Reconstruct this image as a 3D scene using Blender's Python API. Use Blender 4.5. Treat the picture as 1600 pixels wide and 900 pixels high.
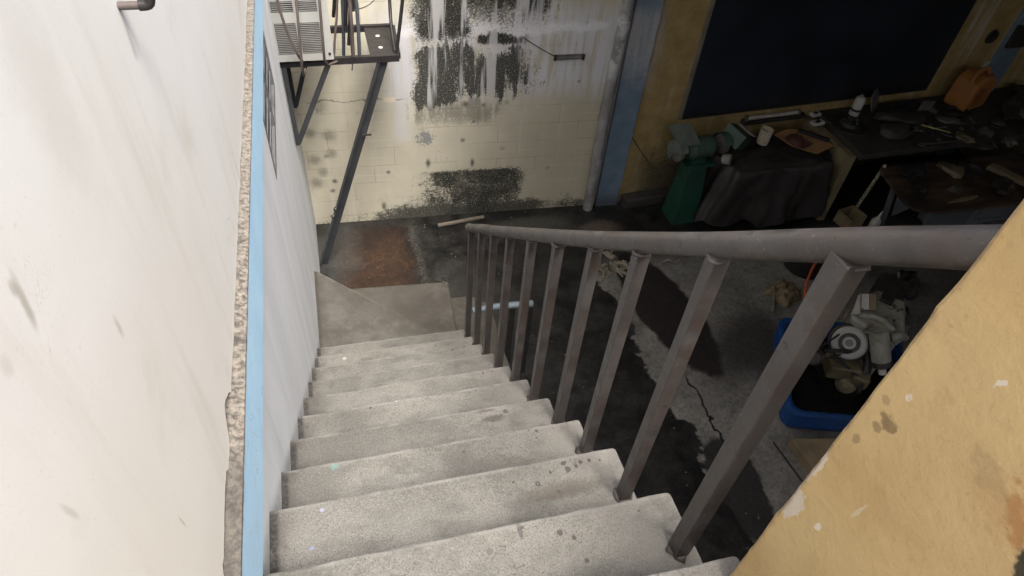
import bpy, bmesh, math, random
from mathutils import Vector, Matrix, noise
random.seed(7)
S = bpy.context.scene
C = S.collection
for o in list(bpy.data.objects): bpy.data.objects.remove(o)

# ------------------------------------------------------------------ camera
CAM = Vector((0.32805, -0.68342, 1.60406)); YAW, PIT, ROL, FPX = 0.32896, 0.78632, 0.10061, 1021.39
fw = Vector((math.sin(YAW)*math.cos(PIT), math.cos(YAW)*math.cos(PIT), -math.sin(PIT)))
r0 = fw.cross(Vector((0, 0, 1))).normalized(); u0 = r0.cross(fw)
rt = (math.cos(ROL)*r0 + math.sin(ROL)*u0); up = rt.cross(fw)
cd = bpy.data.cameras.new('camera'); cam = bpy.data.objects.new('camera', cd); C.objects.link(cam)
cam.matrix_world = Matrix(((rt.x, up.x, -fw.x, CAM.x), (rt.y, up.y, -fw.y, CAM.y), (rt.z, up.z, -fw.z, CAM.z), (0, 0, 0, 1)))
cd.sensor_width = 36; cd.lens = FPX/1600*36; cd.clip_start = 0.02; cd.clip_end = 500
S.camera = cam
# ------------------------------------------------------------------ light
SUN_EL, SUN_AZ = math.radians(64), math.radians(164)      # azimuth measured from +Y clockwise
w = bpy.data.worlds.new('World'); S.world = w; w.use_nodes = True
nt = w.node_tree; bg = nt.nodes['Background']; sky = nt.nodes.new('ShaderNodeTexSky')
sky.sky_type = 'NISHITA'; sky.sun_disc = False; sky.sun_elevation = SUN_EL; sky.sun_rotation = SUN_AZ
sky.air_density = 0.8; sky.dust_density = 8.0; sky.ozone_density = 1.0
nt.links.new(sky.outputs[0], bg.inputs[0]); bg.inputs[1].default_value = 0.15
sl = bpy.data.lights.new('sun', 'SUN'); sun = bpy.data.objects.new('sun', sl); C.objects.link(sun)
sl.energy = 1.5; sl.angle = math.radians(26); sl.color = (1.0, 0.985, 0.95)
sd = Vector((math.sin(SUN_AZ)*math.cos(SUN_EL), math.cos(SUN_AZ)*math.cos(SUN_EL), math.sin(SUN_EL)))
sun.rotation_euler = sd.to_track_quat('Z', 'Y').to_euler(); sun.location = (0, 0, 20)
S.view_settings.view_transform = 'Standard'; S.view_settings.look = 'None'
S.view_settings.exposure = 1.5; S.view_settings.gamma = 1; S.view_settings.use_curve_mapping = False
S.cycles.max_bounces = 10; S.cycles.diffuse_bounces = 6

# ------------------------------------------------------------------ survey helpers (photo measurement -> metres)
def ray(px, py): return fw + rt*((px-800)/FPX) - up*((py-450)/FPX)
def atz(px, py, z): d = ray(px, py); return CAM + d*((z-CAM.z)/d.z)
def aty(px, py, y): d = ray(px, py); return CAM + d*((y-CAM.y)/d.y)
W0 = Vector((0.041, 4.857, 0)); UD = Vector((2.934, -0.167, 0)).normalized(); WN = Vector((-UD.y, UD.x, 0))
def wl(u, z, off=0.0):                    # a point on the yard wall, off = distance in front of it
    if u <= 3.25: p = W0 + UD*u - WN*off
    else: p = W0 + UD*3.25 + UD2*(u-3.25) - WN2*off
    return Vector((p.x, p.y, z))
UD2 = Vector((1, 0.062, 0)).normalized(); WN2 = Vector((-UD2.y, UD2.x, 0))
def wu(px, py):                           # where a sight line meets the right half of that wall: (u, z)
    o = W0 + UD*3.25; d = ray(px, py); t = ((o-CAM).dot(WN2))/d.dot(WN2); p = CAM + d*t; return (p-o).dot(UD2)+3.25, p.z
def V(*a): return Vector(a)
FLOOR = -2.9

# ------------------------------------------------------------------ material toolkit
class Mat:
    def __init__(s, name, rough=0.8, metal=0.0, spec=0.5):
        s.m = bpy.data.materials.new(name); s.m.use_nodes = True; s.nt = s.m.node_tree
        s.b = s.nt.nodes['Principled BSDF']; s.b.inputs['Roughness'].default_value = rough
        s.b.inputs['Metallic'].default_value = metal; s.b.inputs['Specular IOR Level'].default_value = spec
        g = s.nt.nodes.new('ShaderNodeNewGeometry'); s.pos = g.outputs['Position']
        x = s.nt.nodes.new('ShaderNodeSeparateXYZ'); s.l(s.pos, x.inputs[0]); s.x, s.y, s.z = x.outputs
        s.hgt = None
    def l(s, a, b):
        if isinstance(a, (int, float)): b.default_value = a
        elif isinstance(a, (tuple, list)): b.default_value = tuple(a) + ((1,) if len(a) == 3 and len(b.default_value) == 4 else ())
        else: s.nt.links.new(a, b)
    def f(s, op, a, b=0.0, c=0.0, clamp=False):
        n = s.nt.nodes.new('ShaderNodeMath'); n.operation = op; n.use_clamp = clamp
        s.l(a, n.inputs[0]); s.l(b, n.inputs[1]); s.l(c, n.inputs[2]); return n.outputs[0]
    def vec(s, x, y, z):
        n = s.nt.nodes.new('ShaderNodeCombineXYZ'); s.l(x, n.inputs[0]); s.l(y, n.inputs[1]); s.l(z, n.inputs[2]); return n.outputs[0]
    def scl(s, v, t, off=(0, 0, 0)):
        n = s.nt.nodes.new('ShaderNodeMapping'); s.l(v, n.inputs[0]); n.inputs['Scale'].default_value = t; n.inputs['Location'].default_value = off; return n.outputs[0]
    def noise(s, sc, det=4, ro=0.55, v=None, dist=0.0, color=False):
        n = s.nt.nodes.new('ShaderNodeTexNoise'); s.l(v or s.pos, n.inputs['Vector'])
        n.inputs['Scale'].default_value = sc; n.inputs['Detail'].default_value = det
        n.inputs['Roughness'].default_value = ro; n.inputs['Distortion'].default_value = dist
        return n.outputs['Color' if color else 'Fac']
    def voro(s, sc, v=None, feature='F1', out='Distance', rnd=1.0):
        n = s.nt.nodes.new('ShaderNodeTexVoronoi'); n.feature = feature; s.l(v or s.pos, n.inputs['Vector'])
        n.inputs['Scale'].default_value = sc; n.inputs['Randomness'].default_value = rnd; return n.outputs[out]
    def mr(s, v, a, b, c=0.0, d=1.0, smooth=True):
        n = s.nt.nodes.new('ShaderNodeMapRange'); n.interpolation_type = 'SMOOTHSTEP' if smooth else 'LINEAR'
        s.l(v, n.inputs[0]); n.inputs[1].default_value = a; n.inputs[2].default_value = b
        n.inputs[3].default_value = c; n.inputs[4].default_value = d; return n.outputs[0]
    def mix(s, fac, a, b, mode='MIX'):
        n = s.nt.nodes.new('ShaderNodeMix'); n.data_type = 'RGBA'; n.blend_type = mode
        s.l(fac, n.inputs[0]); s.l(a, n.inputs[6]); s.l(b, n.inputs[7]); return n.outputs[2]
    def mul(s, a, b): return s.f('MULTIPLY', a, b)
    def add(s, a, b): return s.f('ADD', a, b)
    def box(s, a, b, ca, cb, ha, hb, soft=0.05, wob=None, amp=0.0):     # soft rectangular patch
        if wob is not None: a = s.add(a, s.mul(s.f('SUBTRACT', wob, 0.5), amp)); b = s.add(b, s.mul(s.f('SUBTRACT', wob, 0.5), -amp*0.8))
        p = s.mr(s.f('ABSOLUTE', s.f('SUBTRACT', a, ca)), ha-soft, ha+soft, 1, 0)
        q = s.mr(s.f('ABSOLUTE', s.f('SUBTRACT', b, cb)), hb-soft, hb+soft, 1, 0); return s.mul(p, q)
    def ell(s, a, b, ca, cb, ra, rb, soft=0.3, wob=None, amp=0.0, rot=0.0):
        da = s.f('SUBTRACT', a, ca); db = s.f('SUBTRACT', b, cb); c_, s_ = math.cos(rot), math.sin(rot)
        p = s.f('DIVIDE', s.add(s.mul(da, c_), s.mul(db, s_)), ra); q = s.f('DIVIDE', s.f('SUBTRACT', s.mul(db, c_), s.mul(da, s_)), rb)
        d = s.f('SQRT', s.add(s.mul(p, p), s.mul(q, q)))
        if wob is not None: d = s.add(d, s.mul(s.f('SUBTRACT', wob, 0.5), amp))
        return s.mr(d, 1-soft, 1+soft, 1, 0)
    def bump(s, h, strength=0.3, dist=0.01):
        n = s.nt.nodes.new('ShaderNodeBump'); n.inputs['Strength'].default_value = strength; n.inputs['Distance'].default_value = dist
        s.l(h, n.inputs['Height'])
        if s.hgt is not None: s.nt.links.new(s.hgt, n.inputs['Normal'])
        s.hgt = n.outputs[0]; s.nt.links.new(s.hgt, s.b.inputs['Normal'])
    def col(s, c): s.l(c, s.b.inputs['Base Color'])
    def rough(s, r): s.l(r, s.b.inputs['Roughness'])

def simple(name, c, rough=0.7, metal=0.0, var=0.35, sc=12, grime=0.4, grime_c=(0.02, 0.018, 0.015), bump=0.15, spec=0.5):
    m = Mat(name, rough, metal, spec)
    n = m.noise(sc, 5, 0.6); n2 = m.noise(sc*0.35, 4, 0.65)
    base = m.mix(n, tuple(v*(1-var) for v in c), tuple(min(1, v*(1+var)) for v in c))
    m.col(m.mix(m.mul(m.mr(n2, 0.42, 0.68), grime), base, grime_c))
    m.rough(m.mr(n, 0.3, 0.7, max(0.05, rough-0.12), min(1, rough+0.12)))
    if bump: m.bump(m.noise(sc*6, 4, 0.6), bump, 0.004)
    return m.m

STEPS = [(-1, 0.211, (-0.0, -0.238), (1.056, -0.258)), (0, -0.016, (0.0, 0.028), (1.075, 0.011)), (1, -0.222, (-0.01, 0.299), (1.06, 0.281)),
 (2, -0.435, (-0.013, 0.549), (1.057, 0.533)), (3, -0.652, (-0.01, 0.807), (1.044, 0.792)), (4, -0.886, (-0.01, 1.075), (1.048, 1.068)),
 (5, -1.114, (-0.008, 1.339), (1.044, 1.333)), (6, -1.357, (-0.0, 1.623), (1.041, 1.62)), (7, -1.582, (0.005, 1.898), (1.039, 1.882)),
 (8, -1.811, (0.008, 2.169), (1.043, 2.143)), (9, -2.015, (0.008, 2.417), (1.04, 2.392))]
def m_concrete():
    m = Mat('worn_concrete', 0.9)
    big = m.noise(2.2, 5, 0.6); mid = m.noise(9, 5, 0.65); fine = m.noise(150, 3, 0.7); fine2 = m.noise(240, 3, 0.7)
    c = m.mix(m.mr(big, 0.3, 0.7), (0.20, 0.187, 0.165), (0.37, 0.35, 0.31))
    c = m.mix(m.mul(m.mr(mid, 0.45, 0.7), 0.5), c, (0.17, 0.153, 0.13))
    c = m.mix(m.mr(fine, 0.50, 0.60, 0, 0.38), c, (0.46, 0.44, 0.40))
    c = m.mix(m.mr(fine2, 0.53, 0.62, 0, 0.62), c, (0.07, 0.064, 0.058))
    c = m.mix(m.mr(m.noise(1.3, 4, 0.6, m.scl(m.pos, (1, 1, 1), (2, 9, 4))), 0.42, 0.66, 0, 0.5), c, (0.13, 0.122, 0.108))
    # darker dirt creeping along the wall side, paler towards the free ends
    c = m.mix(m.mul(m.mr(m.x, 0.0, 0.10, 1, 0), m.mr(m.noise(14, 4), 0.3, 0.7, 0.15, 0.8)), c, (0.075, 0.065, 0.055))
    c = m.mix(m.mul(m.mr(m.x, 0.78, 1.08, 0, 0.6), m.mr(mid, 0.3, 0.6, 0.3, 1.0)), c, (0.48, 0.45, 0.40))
    # green grey lower steps
    c = m.mix(m.mr(m.z, -2.6, -1.2, 0.22, 0), c, (0.135, 0.12, 0.095))
    # scattered dark oil drops and rare pale paint spots
    vd = m.voro(14); vc = m.voro(14, out='Color'); sp = m.nt.nodes.new('ShaderNodeSeparateColor'); m.l(vc, sp.inputs[0])
    drops = m.mul(m.mr(vd, 0.10, 0.15, 1, 0), m.mr(sp.outputs[0], 0.80, 0.82)); zone = m.mr(m.noise(1.7, 2), 0.50, 0.58)
    c = m.mix(m.mul(m.mul(drops, zone), 0.75), c, (0.045, 0.042, 0.04))
    wd = m.mul(m.mr(vd, 0.04, 0.07, 1, 0), m.mr(sp.outputs[1], 0.965, 0.97))
    c = m.mix(wd, c, (0.7, 0.7, 0.68))
    # long smudges
    sm = m.ell(m.x, m.y, 9.80, 0.65, 0.09, 0.018, 0.5, m.noise(20, 3), 0.8); c = m.mix(m.mul(sm, 0.75), c, (0.06, 0.057, 0.055))
    sm = m.ell(m.x, m.y, 9.74, 0.71, 0.07, 0.010, 0.5, m.noise(20, 3), 0.8, 0.2); c = m.mix(m.mul(sm, 0.6), c, (0.07, 0.06, 0.055))
    sm = m.ell(m.x, m.y, 0.62, 0.42, 0.12, 0.04, 0.7, mid, 1.0); c = m.mix(m.mul(sm, 0.45), c, (0.10, 0.095, 0.085))
    sm = m.ell(m.x, m.y, 9.80, 0.16, 0.22, 0.05, 0.7, mid, 1.2); c = m.mix(m.mul(sm, 0.5), c, (0.13, 0.10, 0.075))
    sm = m.ell(m.x, m.y, 0.36, 0.36, 0.26, 0.004, 0.6, m.noise(9, 3), 1.4, -0.06); c = m.mix(m.mul(sm, 0.6), c, (0.09, 0.08, 0.07))
    wb_ = m.noise(85, 3, 0.6)
    def spot(px_, py_, z_, r_, col_, k=0.85, amp=1.3, ry=None):
        nonlocal c
        p_ = atz(px_, py_, z_); lo_ = m.mul(m.mr(m.z, z_-0.02, z_-0.01), m.mr(m.z, z_+0.01, z_+0.02, 1, 0))
        c = m.mix(m.mul(m.mul(m.ell(m.x, m.y, p_.x, p_.y, r_, ry or r_, 0.35, wb_, amp), lo_), k), c, col_)
    DK = (0.05, 0.047, 0.044)
    spot(522, 729, -0.435, 0.012, (0.20, 0.42, 0.37), 0.75, 3.6); spot(503, 797, -0.222, 0.006, (0.45, 0.46, 0.62)); spot(487, 857, -0.222, 0.006, (0.36, 0.38, 0.62)); spot(516, 668, -0.652, 0.006, (0.55, 0.55, 0.56)); spot(490, 770, -0.222, 0.008, (0.60, 0.58, 0.52), 0.8, 2.0, 0.005); spot(538, 560, -1.811, 0.012, (0.6, 0.58, 0.52), 0.8)
    for q_ in ((880, 724, -0.222, 0.008), (887, 733, -0.222, 0.010), (900, 728, -0.222, 0.006), (907, 722, -0.222, 0.007), (920, 719, -0.222, 0.006), (937, 719, -0.222, 0.004), (860, 738, -0.222, 0.005), (873, 768, -0.222, 0.006), (680, 742, -0.222, 0.006), (679, 749, -0.222, 0.004), (802, 753, -0.222, 0.004), (875, 832, -0.016, 0.008), (897, 840, -0.016, 0.006), (816, 824, -0.016, 0.005), (998, 798, -0.016, 0.003), (917, 876, -0.016, 0.006), (790, 643, -0.652, 0.010), (826, 672, -0.435, 0.004), (838, 673, -0.435, 0.006), (838, 684, -0.435, 0.004), (725, 706, -0.435, 0.005), (783, 712, -0.435, 0.003), (755, 583, -1.114, 0.006), (769, 580, -1.114, 0.004), (743, 610, -0.886, 0.004), (758, 594, -0.886, 0.004), (480, 667, -0.652, 0.005), (475, 675, -0.652, 0.005), (476, 684, -0.652, 0.006), (490, 673, -0.652, 0.005), (485, 680, -0.652, 0.006), (463, 745, -0.222, 0.003), (501, 826, -0.016, 0.005), (579, 637, -0.886, 0.007), (535, 601, -1.114, 0.007)):
        spot(q_[0], q_[1], q_[2], q_[3], DK, 0.7, 1.2)
    spot(770, 654, -0.652, 0.045, DK, 0.6, 1.6, 0.016); spot(758, 642, -0.652, 0.035, DK, 0.5, 1.4, 0.006); spot(812, 828, -0.016, 0.006, DK, 0.6, 1.0, 0.024)
    spot(712, 715, -0.435, 0.05, (0.10, 0.095, 0.085), 0.35, 1.2, 0.03); spot(880, 765, -0.222, 0.12, (0.17, 0.135, 0.10), 0.5, 1.6, 0.025)
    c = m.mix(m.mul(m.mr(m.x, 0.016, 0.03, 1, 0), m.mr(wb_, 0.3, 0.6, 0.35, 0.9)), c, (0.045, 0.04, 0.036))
    c = m.mix(m.mul(m.mr(m.z, -2.12, -2.06, 1, 0), m.mr(m.noise(5, 6, 0.7), 0.38, 0.62, 0.40, 0.85)), c, (0.10, 0.086, 0.068))
    c = m.mix(m.mul(m.ell(m.x, m.y, 0.80, 2.72, 0.26, 0.07, 0.5, mid, 1.2, -0.78), 0.5), c, (0.075, 0.062, 0.045))
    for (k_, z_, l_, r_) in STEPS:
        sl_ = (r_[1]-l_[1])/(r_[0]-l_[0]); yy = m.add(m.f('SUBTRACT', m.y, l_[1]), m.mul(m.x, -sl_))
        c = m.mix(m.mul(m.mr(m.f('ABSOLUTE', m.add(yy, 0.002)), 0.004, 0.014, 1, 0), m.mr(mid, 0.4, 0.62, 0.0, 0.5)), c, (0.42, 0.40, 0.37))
        if 0: c = m.mix(m.mul(m.mr(m.f('ABSOLUTE', m.add(yy, -0.055)), 0.02, 0.06, 1, 0), m.mr(mid, 0.3, 0.65, 0.15, 0.65)), c, (0.13, 0.12, 0.105))
    c = m.mix(m.mr(m.noise(4.5, 5, 0.65, m.scl(m.pos, (1, 1.8, 1), (7, 3, 1))), 0.48, 0.7, 0, 0.55), c, (0.12, 0.112, 0.098))
    dg = m.f('ABSOLUTE', m.add(m.add(m.mul(m.x, 0.72), m.mul(m.y, 0.694)), -2.412)); c = m.mix(m.mul(m.mul(m.mr(dg, 0.004, 0.012, 1, 0), m.mr(m.y, 2.5, 2.56)), m.mr(mid, 0.3, 0.6, 0.5, 1.0)), c, (0.50, 0.46, 0.40))
    ck_ = m.mr(m.f('ABSOLUTE', m.f('SUBTRACT', m.noise(1.4, 5, 0.6, m.scl(m.pos, (1, 1.6, 1), (5, 5, 5))), 0.5)), 0.0, 0.0025, 1, 0); c = m.mix(m.mul(m.mul(ck_, m.mr(big, 0.45, 0.6)), 0.5), c, (0.07, 0.06, 0.05))
    c = m.mix(m.mr(m.z, -2.40, -2.42, 0, 0.42), c, (0.10, 0.085, 0.065))
    c = m.mix(1.0, c, (0.59, 0.61, 0.62), 'MULTIPLY')
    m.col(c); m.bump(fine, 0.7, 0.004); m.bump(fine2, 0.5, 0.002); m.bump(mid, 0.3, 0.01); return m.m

def m_floor():
    m = Mat('oily_concrete_floor', 0.7)
    big = m.noise(1.6, 5, 0.6); mid = m.noise(6, 6, 0.68); fine = m.noise(55, 4, 0.7); wob = m.noise(3.2, 5, 0.6)
    dry = m.mix(m.mr(big, 0.3, 0.7), (0.17, 0.165, 0.148), (0.30, 0.29, 0.26))
    dry = m.mix(m.mr(mid, 0.48, 0.75, 0, 0.5), dry, (0.07, 0.066, 0.06))
    dry = m.mix(m.mr(fine, 0.5, 0.7, 0, 0.3), dry, (0.30, 0.29, 0.27))
    dry = m.mix(m.ell(m.x, m.y, 3.75, 2.45, 0.5, 0.35, 0.6, wob, 0.8, 0.6), dry, (0.055, 0.05, 0.045))
    oil = m.mix(m.mr(mid, 0.35, 0.7), (0.005, 0.0052, 0.0052), (0.034, 0.033, 0.030))
    oil = m.mix(m.mr(m.noise(2.3, 6, 0.7), 0.55, 0.75, 0, 0.55), oil, (0.065, 0.066, 0.06))
    # wet/oily west part against the dry slab: wavy front near x = 2.75 .. 2.95
    edge = m.add(m.x, m.mul(m.f('SUBTRACT', wob, 0.5), 0.65))
    e2 = m.add(edge, m.mul(m.mr(m.y, 2.3, 1.5, 0, 1), -0.10))
    isdry = m.mr(e2, 2.70, 2.74)
    isdry = m.mul(isdry, m.mr(m.y, 3.95, 3.55, 0, 1))
    pit = m.ell(m.x, m.y, 3.17, 3.02, 0.30, 0.83, 0.08, wob, 0.45, 0.13)
    pit2 = m.ell(m.x, m.y, 2.94, 1.15, 0.22, 0.44, 0.08, wob, 0.7)
    c = m.mix(isdry, oil, dry)
    c = m.mix(pit, c, m.mix(m.mr(mid, 0.4, 0.7), (0.012, 0.008, 0.0075), (0.022, 0.014, 0.012)))
    c = m.mix(m.mul(pit2, 0.93), c, (0.012, 0.012, 0.012))
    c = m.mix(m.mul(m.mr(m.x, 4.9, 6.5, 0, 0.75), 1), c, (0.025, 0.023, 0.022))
    # crack
    cx = m.add(3.02, m.mul(m.f('SUBTRACT', m.noise(5, 4), 0.5), 0.22))
    ck = m.mul(m.mr(m.f('ABSOLUTE', m.f('SUBTRACT', m.x, cx)), 0.006, 0.016, 1, 0), m.box(m.x, m.y, 3.02, 1.85, 0.4, 0.38, 0.04))
    c = m.mix(ck, c, (0.006, 0.006, 0.006))
    # rust stain with a pale mortar seam on its right
    rw = m.noise(5, 5, 0.6)
    rs = m.box(m.x, m.y, 0.54, 4.24, 0.36, 0.46, 0.10, rw, 0.28)
    rc = m.mix(m.mr(m.noise(4, 5, 0.6), 0.35, 0.65), (0.018, 0.007, 0.004), (0.070, 0.032, 0.013))
    rc = m.mix(m.mr(m.y, 4.1, 4.65, 0, 0.6), rc, (0.025, 0.012, 0.008))
    rc = m.mix(m.mr(m.noise(22, 5, 0.75), 0.40, 0.62, 0, 0.7), rc, (0.012, 0.007, 0.005)); c = m.mix(m.mul(rs, 0.93), c, rc)
    grey = m.ell(m.x, m.y, 0.18, 4.45, 0.22, 0.4, 0.5, rw, 1.2); c = m.mix(m.mul(grey, 0.4), c, (0.09, 0.09, 0.085))
    seam = m.box(m.add(m.x, m.mul(m.f('SUBTRACT', mid, 0.5), 0.14)), m.y, 0.965, 4.15, 0.035, 0.52, 0.02)
    c = m.mix(m.mul(seam, m.mr(fine, 0.45, 0.62, 0.05, 0.7)), c, (0.11, 0.105, 0.09))
    gp = m.ell(m.x, m.y, 1.30, 3.75, 0.25, 0.35, 0.4, wob, 1.0); c = m.mix(m.mul(gp, 0.4), c, (0.055, 0.055, 0.05))
    gp = m.ell(m.x, m.y, 2.1, 4.45, 0.5, 0.14, 0.5, wob, 1.4); c = m.mix(m.mul(gp, 0.7), c, (0.10, 0.10, 0.085))
    gp = m.ell(m.x, m.y, 2.95, 4.28, 0.22, 0.12, 0.4, wob, 1.2); c = m.mix(m.mul(gp, 0.8), c, (0.16, 0.125, 0.095))
    gp = m.ell(m.x, m.y, 1.6, 3.4, 0.25, 0.5, 0.5, wob, 1.6); c = m.mix(m.mul(gp, 0.4), c, (0.05, 0.048, 0.042))
    # pale specks (grit, paint flecks)
    vd = m.voro(26); sp = m.nt.nodes.new('ShaderNodeSeparateColor'); m.l(m.voro(26, out='Color'), sp.inputs[0])
    zone = m.mr(m.noise(1.9, 3), 0.45, 0.68, 0.03, 0.7)
    th = m.mul(zone, m.mr(m.x, 2.2, 3.0, 0.24, 0.02))
    on = m.f('LESS_THAN', sp.outputs[0], th)
    spk = m.mul(m.mr(m.add(vd, m.mul(fine, 0.15)), 0.12, 0.22, 1, 0), on)
    c = m.mix(spk, c, m.mix(sp.outputs[1], (0.08, 0.08, 0.075), (0.40, 0.39, 0.36)))
    gf = m.noise(34, 5, 0.75); gg = m.noise(95, 3, 0.7); c = m.mix(m.mr(gf, 0.42, 0.62, 0, 0.55), c, m.mix(0.6, c, (0.0, 0.0, 0.0))); c = m.mix(m.mr(gg, 0.56, 0.66, 0, 0.22), c, (0.13, 0.125, 0.115))
    m.col(c)
    m.rough(m.mr(m.add(m.mul(isdry, 0.5), m.mul(mid, 0.6)), 0.1, 0.9, 0.42, 0.9))
    m.bump(fine, 0.4, 0.004); m.bump(mid, 0.3, 0.02); return m.m

def m_yardwall():
    m = Mat('painted_block_wall', 0.85)
    u = m.add(m.add(m.mul(m.x, UD.x), m.mul(m.y, UD.y)), -(W0.x*UD.x + W0.y*UD.y)); z = m.z
    uz = m.vec(u, 0, z)
    big = m.noise(1.1, 4, 0.6, uz); mid = m.noise(5, 6, 0.7, uz); fine = m.noise(38, 5, 0.7, uz); dots = m.noise(85, 3, 0.7, uz)
    stk = m.noise(1, 5, 0.65, m.scl(uz, (15, 1, 1.4))); stk2 = m.noise(1, 4, 0.6, m.scl(uz, (7, 1, 0.5), (3, 0, 7)))
    c = m.mix(m.mr(big, 0.3, 0.7), (0.50, 0.475, 0.375), (0.62, 0.595, 0.48))
    c = m.mix(m.mr(u, 1.2, 3.0, 0, 0.5), c, (0.47, 0.42, 0.28))
    c = m.mix(m.mr(u, 3.1, 3.25), c, m.mix(m.mr(mid, 0.3, 0.7), (0.33, 0.235, 0.085), (0.47, 0.35, 0.15)))
    c = m.mix(m.mr(stk2, 0.50, 0.8, 0, 0.45), c, (0.70, 0.68, 0.62))
    c = m.mix(m.mr(mid, 0.55, 0.8, 0, 0.4), c, (0.33, 0.29, 0.19))
    # block courses
    br = m.nt.nodes.new('ShaderNodeTexBrick'); wv = m.noise(3, 3, 0.5, uz)
    m.l(m.vec(m.add(u, m.mul(wv, 0.015)), m.add(z, m.mul(wv, 0.03)), 0), br.inputs['Vector'])
    br.inputs['Scale'].default_value = 1; br.inputs['Brick Width'].default_value = 0.41; br.inputs['Row Height'].default_value = 0.2; br.inputs['Mortar Size'].default_value = 0.004; br.inputs['Mortar Smooth'].default_value = 0.5
    mort = br.outputs['Fac']; vis = m.mr(m.noise(2.6, 3, 0.5, uz), 0.40, 0.62)
    c = m.mix(m.mul(m.mul(mort, vis), 0.55), c, (0.24, 0.20, 0.13)); c = m.mix(m.mul(m.box(m.f('FRACT', m.f('DIVIDE', m.add(m.add(z, m.mul(wv, 0.03)), 0.012), 0.2)), 0.5, 0.5, 0.5, 0.030, 5, 0.02), m.mul(m.mr(m.noise(1.7, 4, 0.6, m.scl(uz, (1, 1, 1), (6, 0, 2))), 0.48, 0.62), m.mr(u, 3.0, 3.2, 0.26, 0.06))), c, (0.72, 0.70, 0.60))
    # whitewashed, lime streaked band
    wm = m.mul(m.box(u, z, 2.0, -1.08, 1.25, 0.42, 0.18, stk2, 0.5), m.mr(stk, 0.34, 0.56))
    c = m.mix(m.mul(wm, 0.85), c, (0.66, 0.67, 0.72))
    wm = m.mul(m.box(u, z, 1.75, -0.86, 1.05, 0.045, 0.03, mid, 0.3), m.mr(fine, 0.3, 0.5)); c = m.mix(m.mul(wm, 0.9), c, (0.78, 0.78, 0.80))
    wm = m.mul(m.mr(stk2, 0.55, 0.7), m.mul(m.mr(z, -1.0, -2.4, 1, 0), m.mr(u, 0.9, 1.0))); c = m.mix(m.mul(wm, 0.3), c, (0.70, 0.70, 0.72))
    wm = m.box(u, z, 0.9, -1.45, 0.07, 0.5, 0.06, stk, 0.1); c = m.mix(m.mul(wm, 0.6), c, (0.60, 0.61, 0.64))
    # black mould: density fields thresholded by grain, so that edges stay ragged
    def grow(D, n_, lo=0.34, hi=0.66, e=0.28): return m.mr(m.add(m.mr(n_, lo, hi, 0, 1, False), m.mul(D, 1.1)), 1.0, 1.0+e)
    lg = m.noise(2.6, 4, 0.6, uz); g1 = m.add(m.add(m.mul(fine, 0.35), m.mul(mid, 0.4)), m.mul(dots, 0.25)); g2 = m.add(m.mul(stk, 0.55), m.add(m.mul(fine, 0.25), m.mul(mid, 0.20))); g3 = m.add(m.mul(dots, 0.5), m.mul(fine, 0.5))
    D = m.mul(m.box(u, z, 1.28, -0.55, 0.27, 0.44, 0.14, lg, 0.30), 0.84); D = m.f('MAXIMUM', D, m.mul(m.box(u, z, 1.72, -0.50, 0.62, 0.32, 0.24, lg, 0.6), 0.76))
    a = grow(D, g1); a = m.f('MAXIMUM', a, m.mul(grow(D, g3, e=0.15), 0.75))
    D = m.mul(m.box(u, z, 1.84, -0.955, 0.25, 0.055, 0.05, mid, 0.16), 0.85); a = m.f('MAXIMUM', a, grow(D, g1))
    D = m.f('MAXIMUM', m.mul(m.box(u, z, 1.22, -1.30, 0.22, 0.32, 0.12, lg, 0.3), 0.84), m.mul(m.box(u, z, 1.64, -1.25, 0.55, 0.28, 0.2, lg, 0.5), 0.70))
    a = m.f('MAXIMUM', a, m.mul(grow(D, g2, e=0.14), 0.95)); a = m.f('MAXIMUM', a, m.mul(grow(m.mul(D, 0.8), g3, e=0.12), 0.8))
    D = m.mul(m.box(u, z, 1.42, -1.64, 0.50, 0.20, 0.2, stk, 0.5), 0.80); a = m.f('MAXIMUM', a, m.mul(grow(D, g2, e=0.4), 0.55))
    uw = m.add(m.add(u, m.mul(m.f('SUBTRACT', lg, 0.5), 1.1)), m.mul(m.f('SUBTRACT', mid, 0.5), 0.5)); e = m.add(z, m.mul(m.f('SUBTRACT', mid, 0.5), 0.12)); top = m.mr(e, -2.36, -2.26, 1, 0)
    D = m.mul(m.mul(top, m.mr(uw, 0.70, 1.15)), m.mr(uw, 1.85, 2.30, 1, 0))
    bl = m.mr(m.add(u, m.mul(m.mr(z, -2.55, -2.50), 0.2)), 1.35, 1.42)           # darker block on the joints
    D = m.mul(D, m.add(0.58, m.mul(bl, 0.16))); a = m.f('MAXIMUM', a, grow(D, g1)); a = m.f('MAXIMUM', a, m.mul(grow(m.mul(D, 0.95), g3, e=0.15), 0.9))
    D = m.mul(m.mr(z, -2.55, -2.88, 0, 1.0), m.mr(u, 0.3, 1.1, 0.45, 1.0)); D = m.mul(D, m.mr(u, 2.0, 2.5, 1.0, 0.62)); a = m.f('MAXIMUM', a, m.mul(grow(D, g1), 0.92))
    D = m.mul(m.box(u, z, 2.05, -2.10, 0.22, 0.28, 0.15, mid, 0.4), 0.28); a = m.f('MAXIMUM', a, m.mul(grow(D, g1), 0.4))
    # greasy shadowless soot of the workshop side, up to hand height
    so = m.mul(m.mr(m.add(z, m.mul(m.f('SUBTRACT', mid, 0.5), 0.7)), -2.5, -2.1, 1, 0), m.mr(u, 3.2, 3.7)); a = m.f('MAXIMUM', a, m.mul(so, 0.8))
    # few black spots on the left half
    vd = m.voro(5.5, uz); sp = m.nt.nodes.new('ShaderNodeSeparateColor'); m.l(m.voro(5.5, uz, out='Color'), sp.inputs[0])
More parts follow.
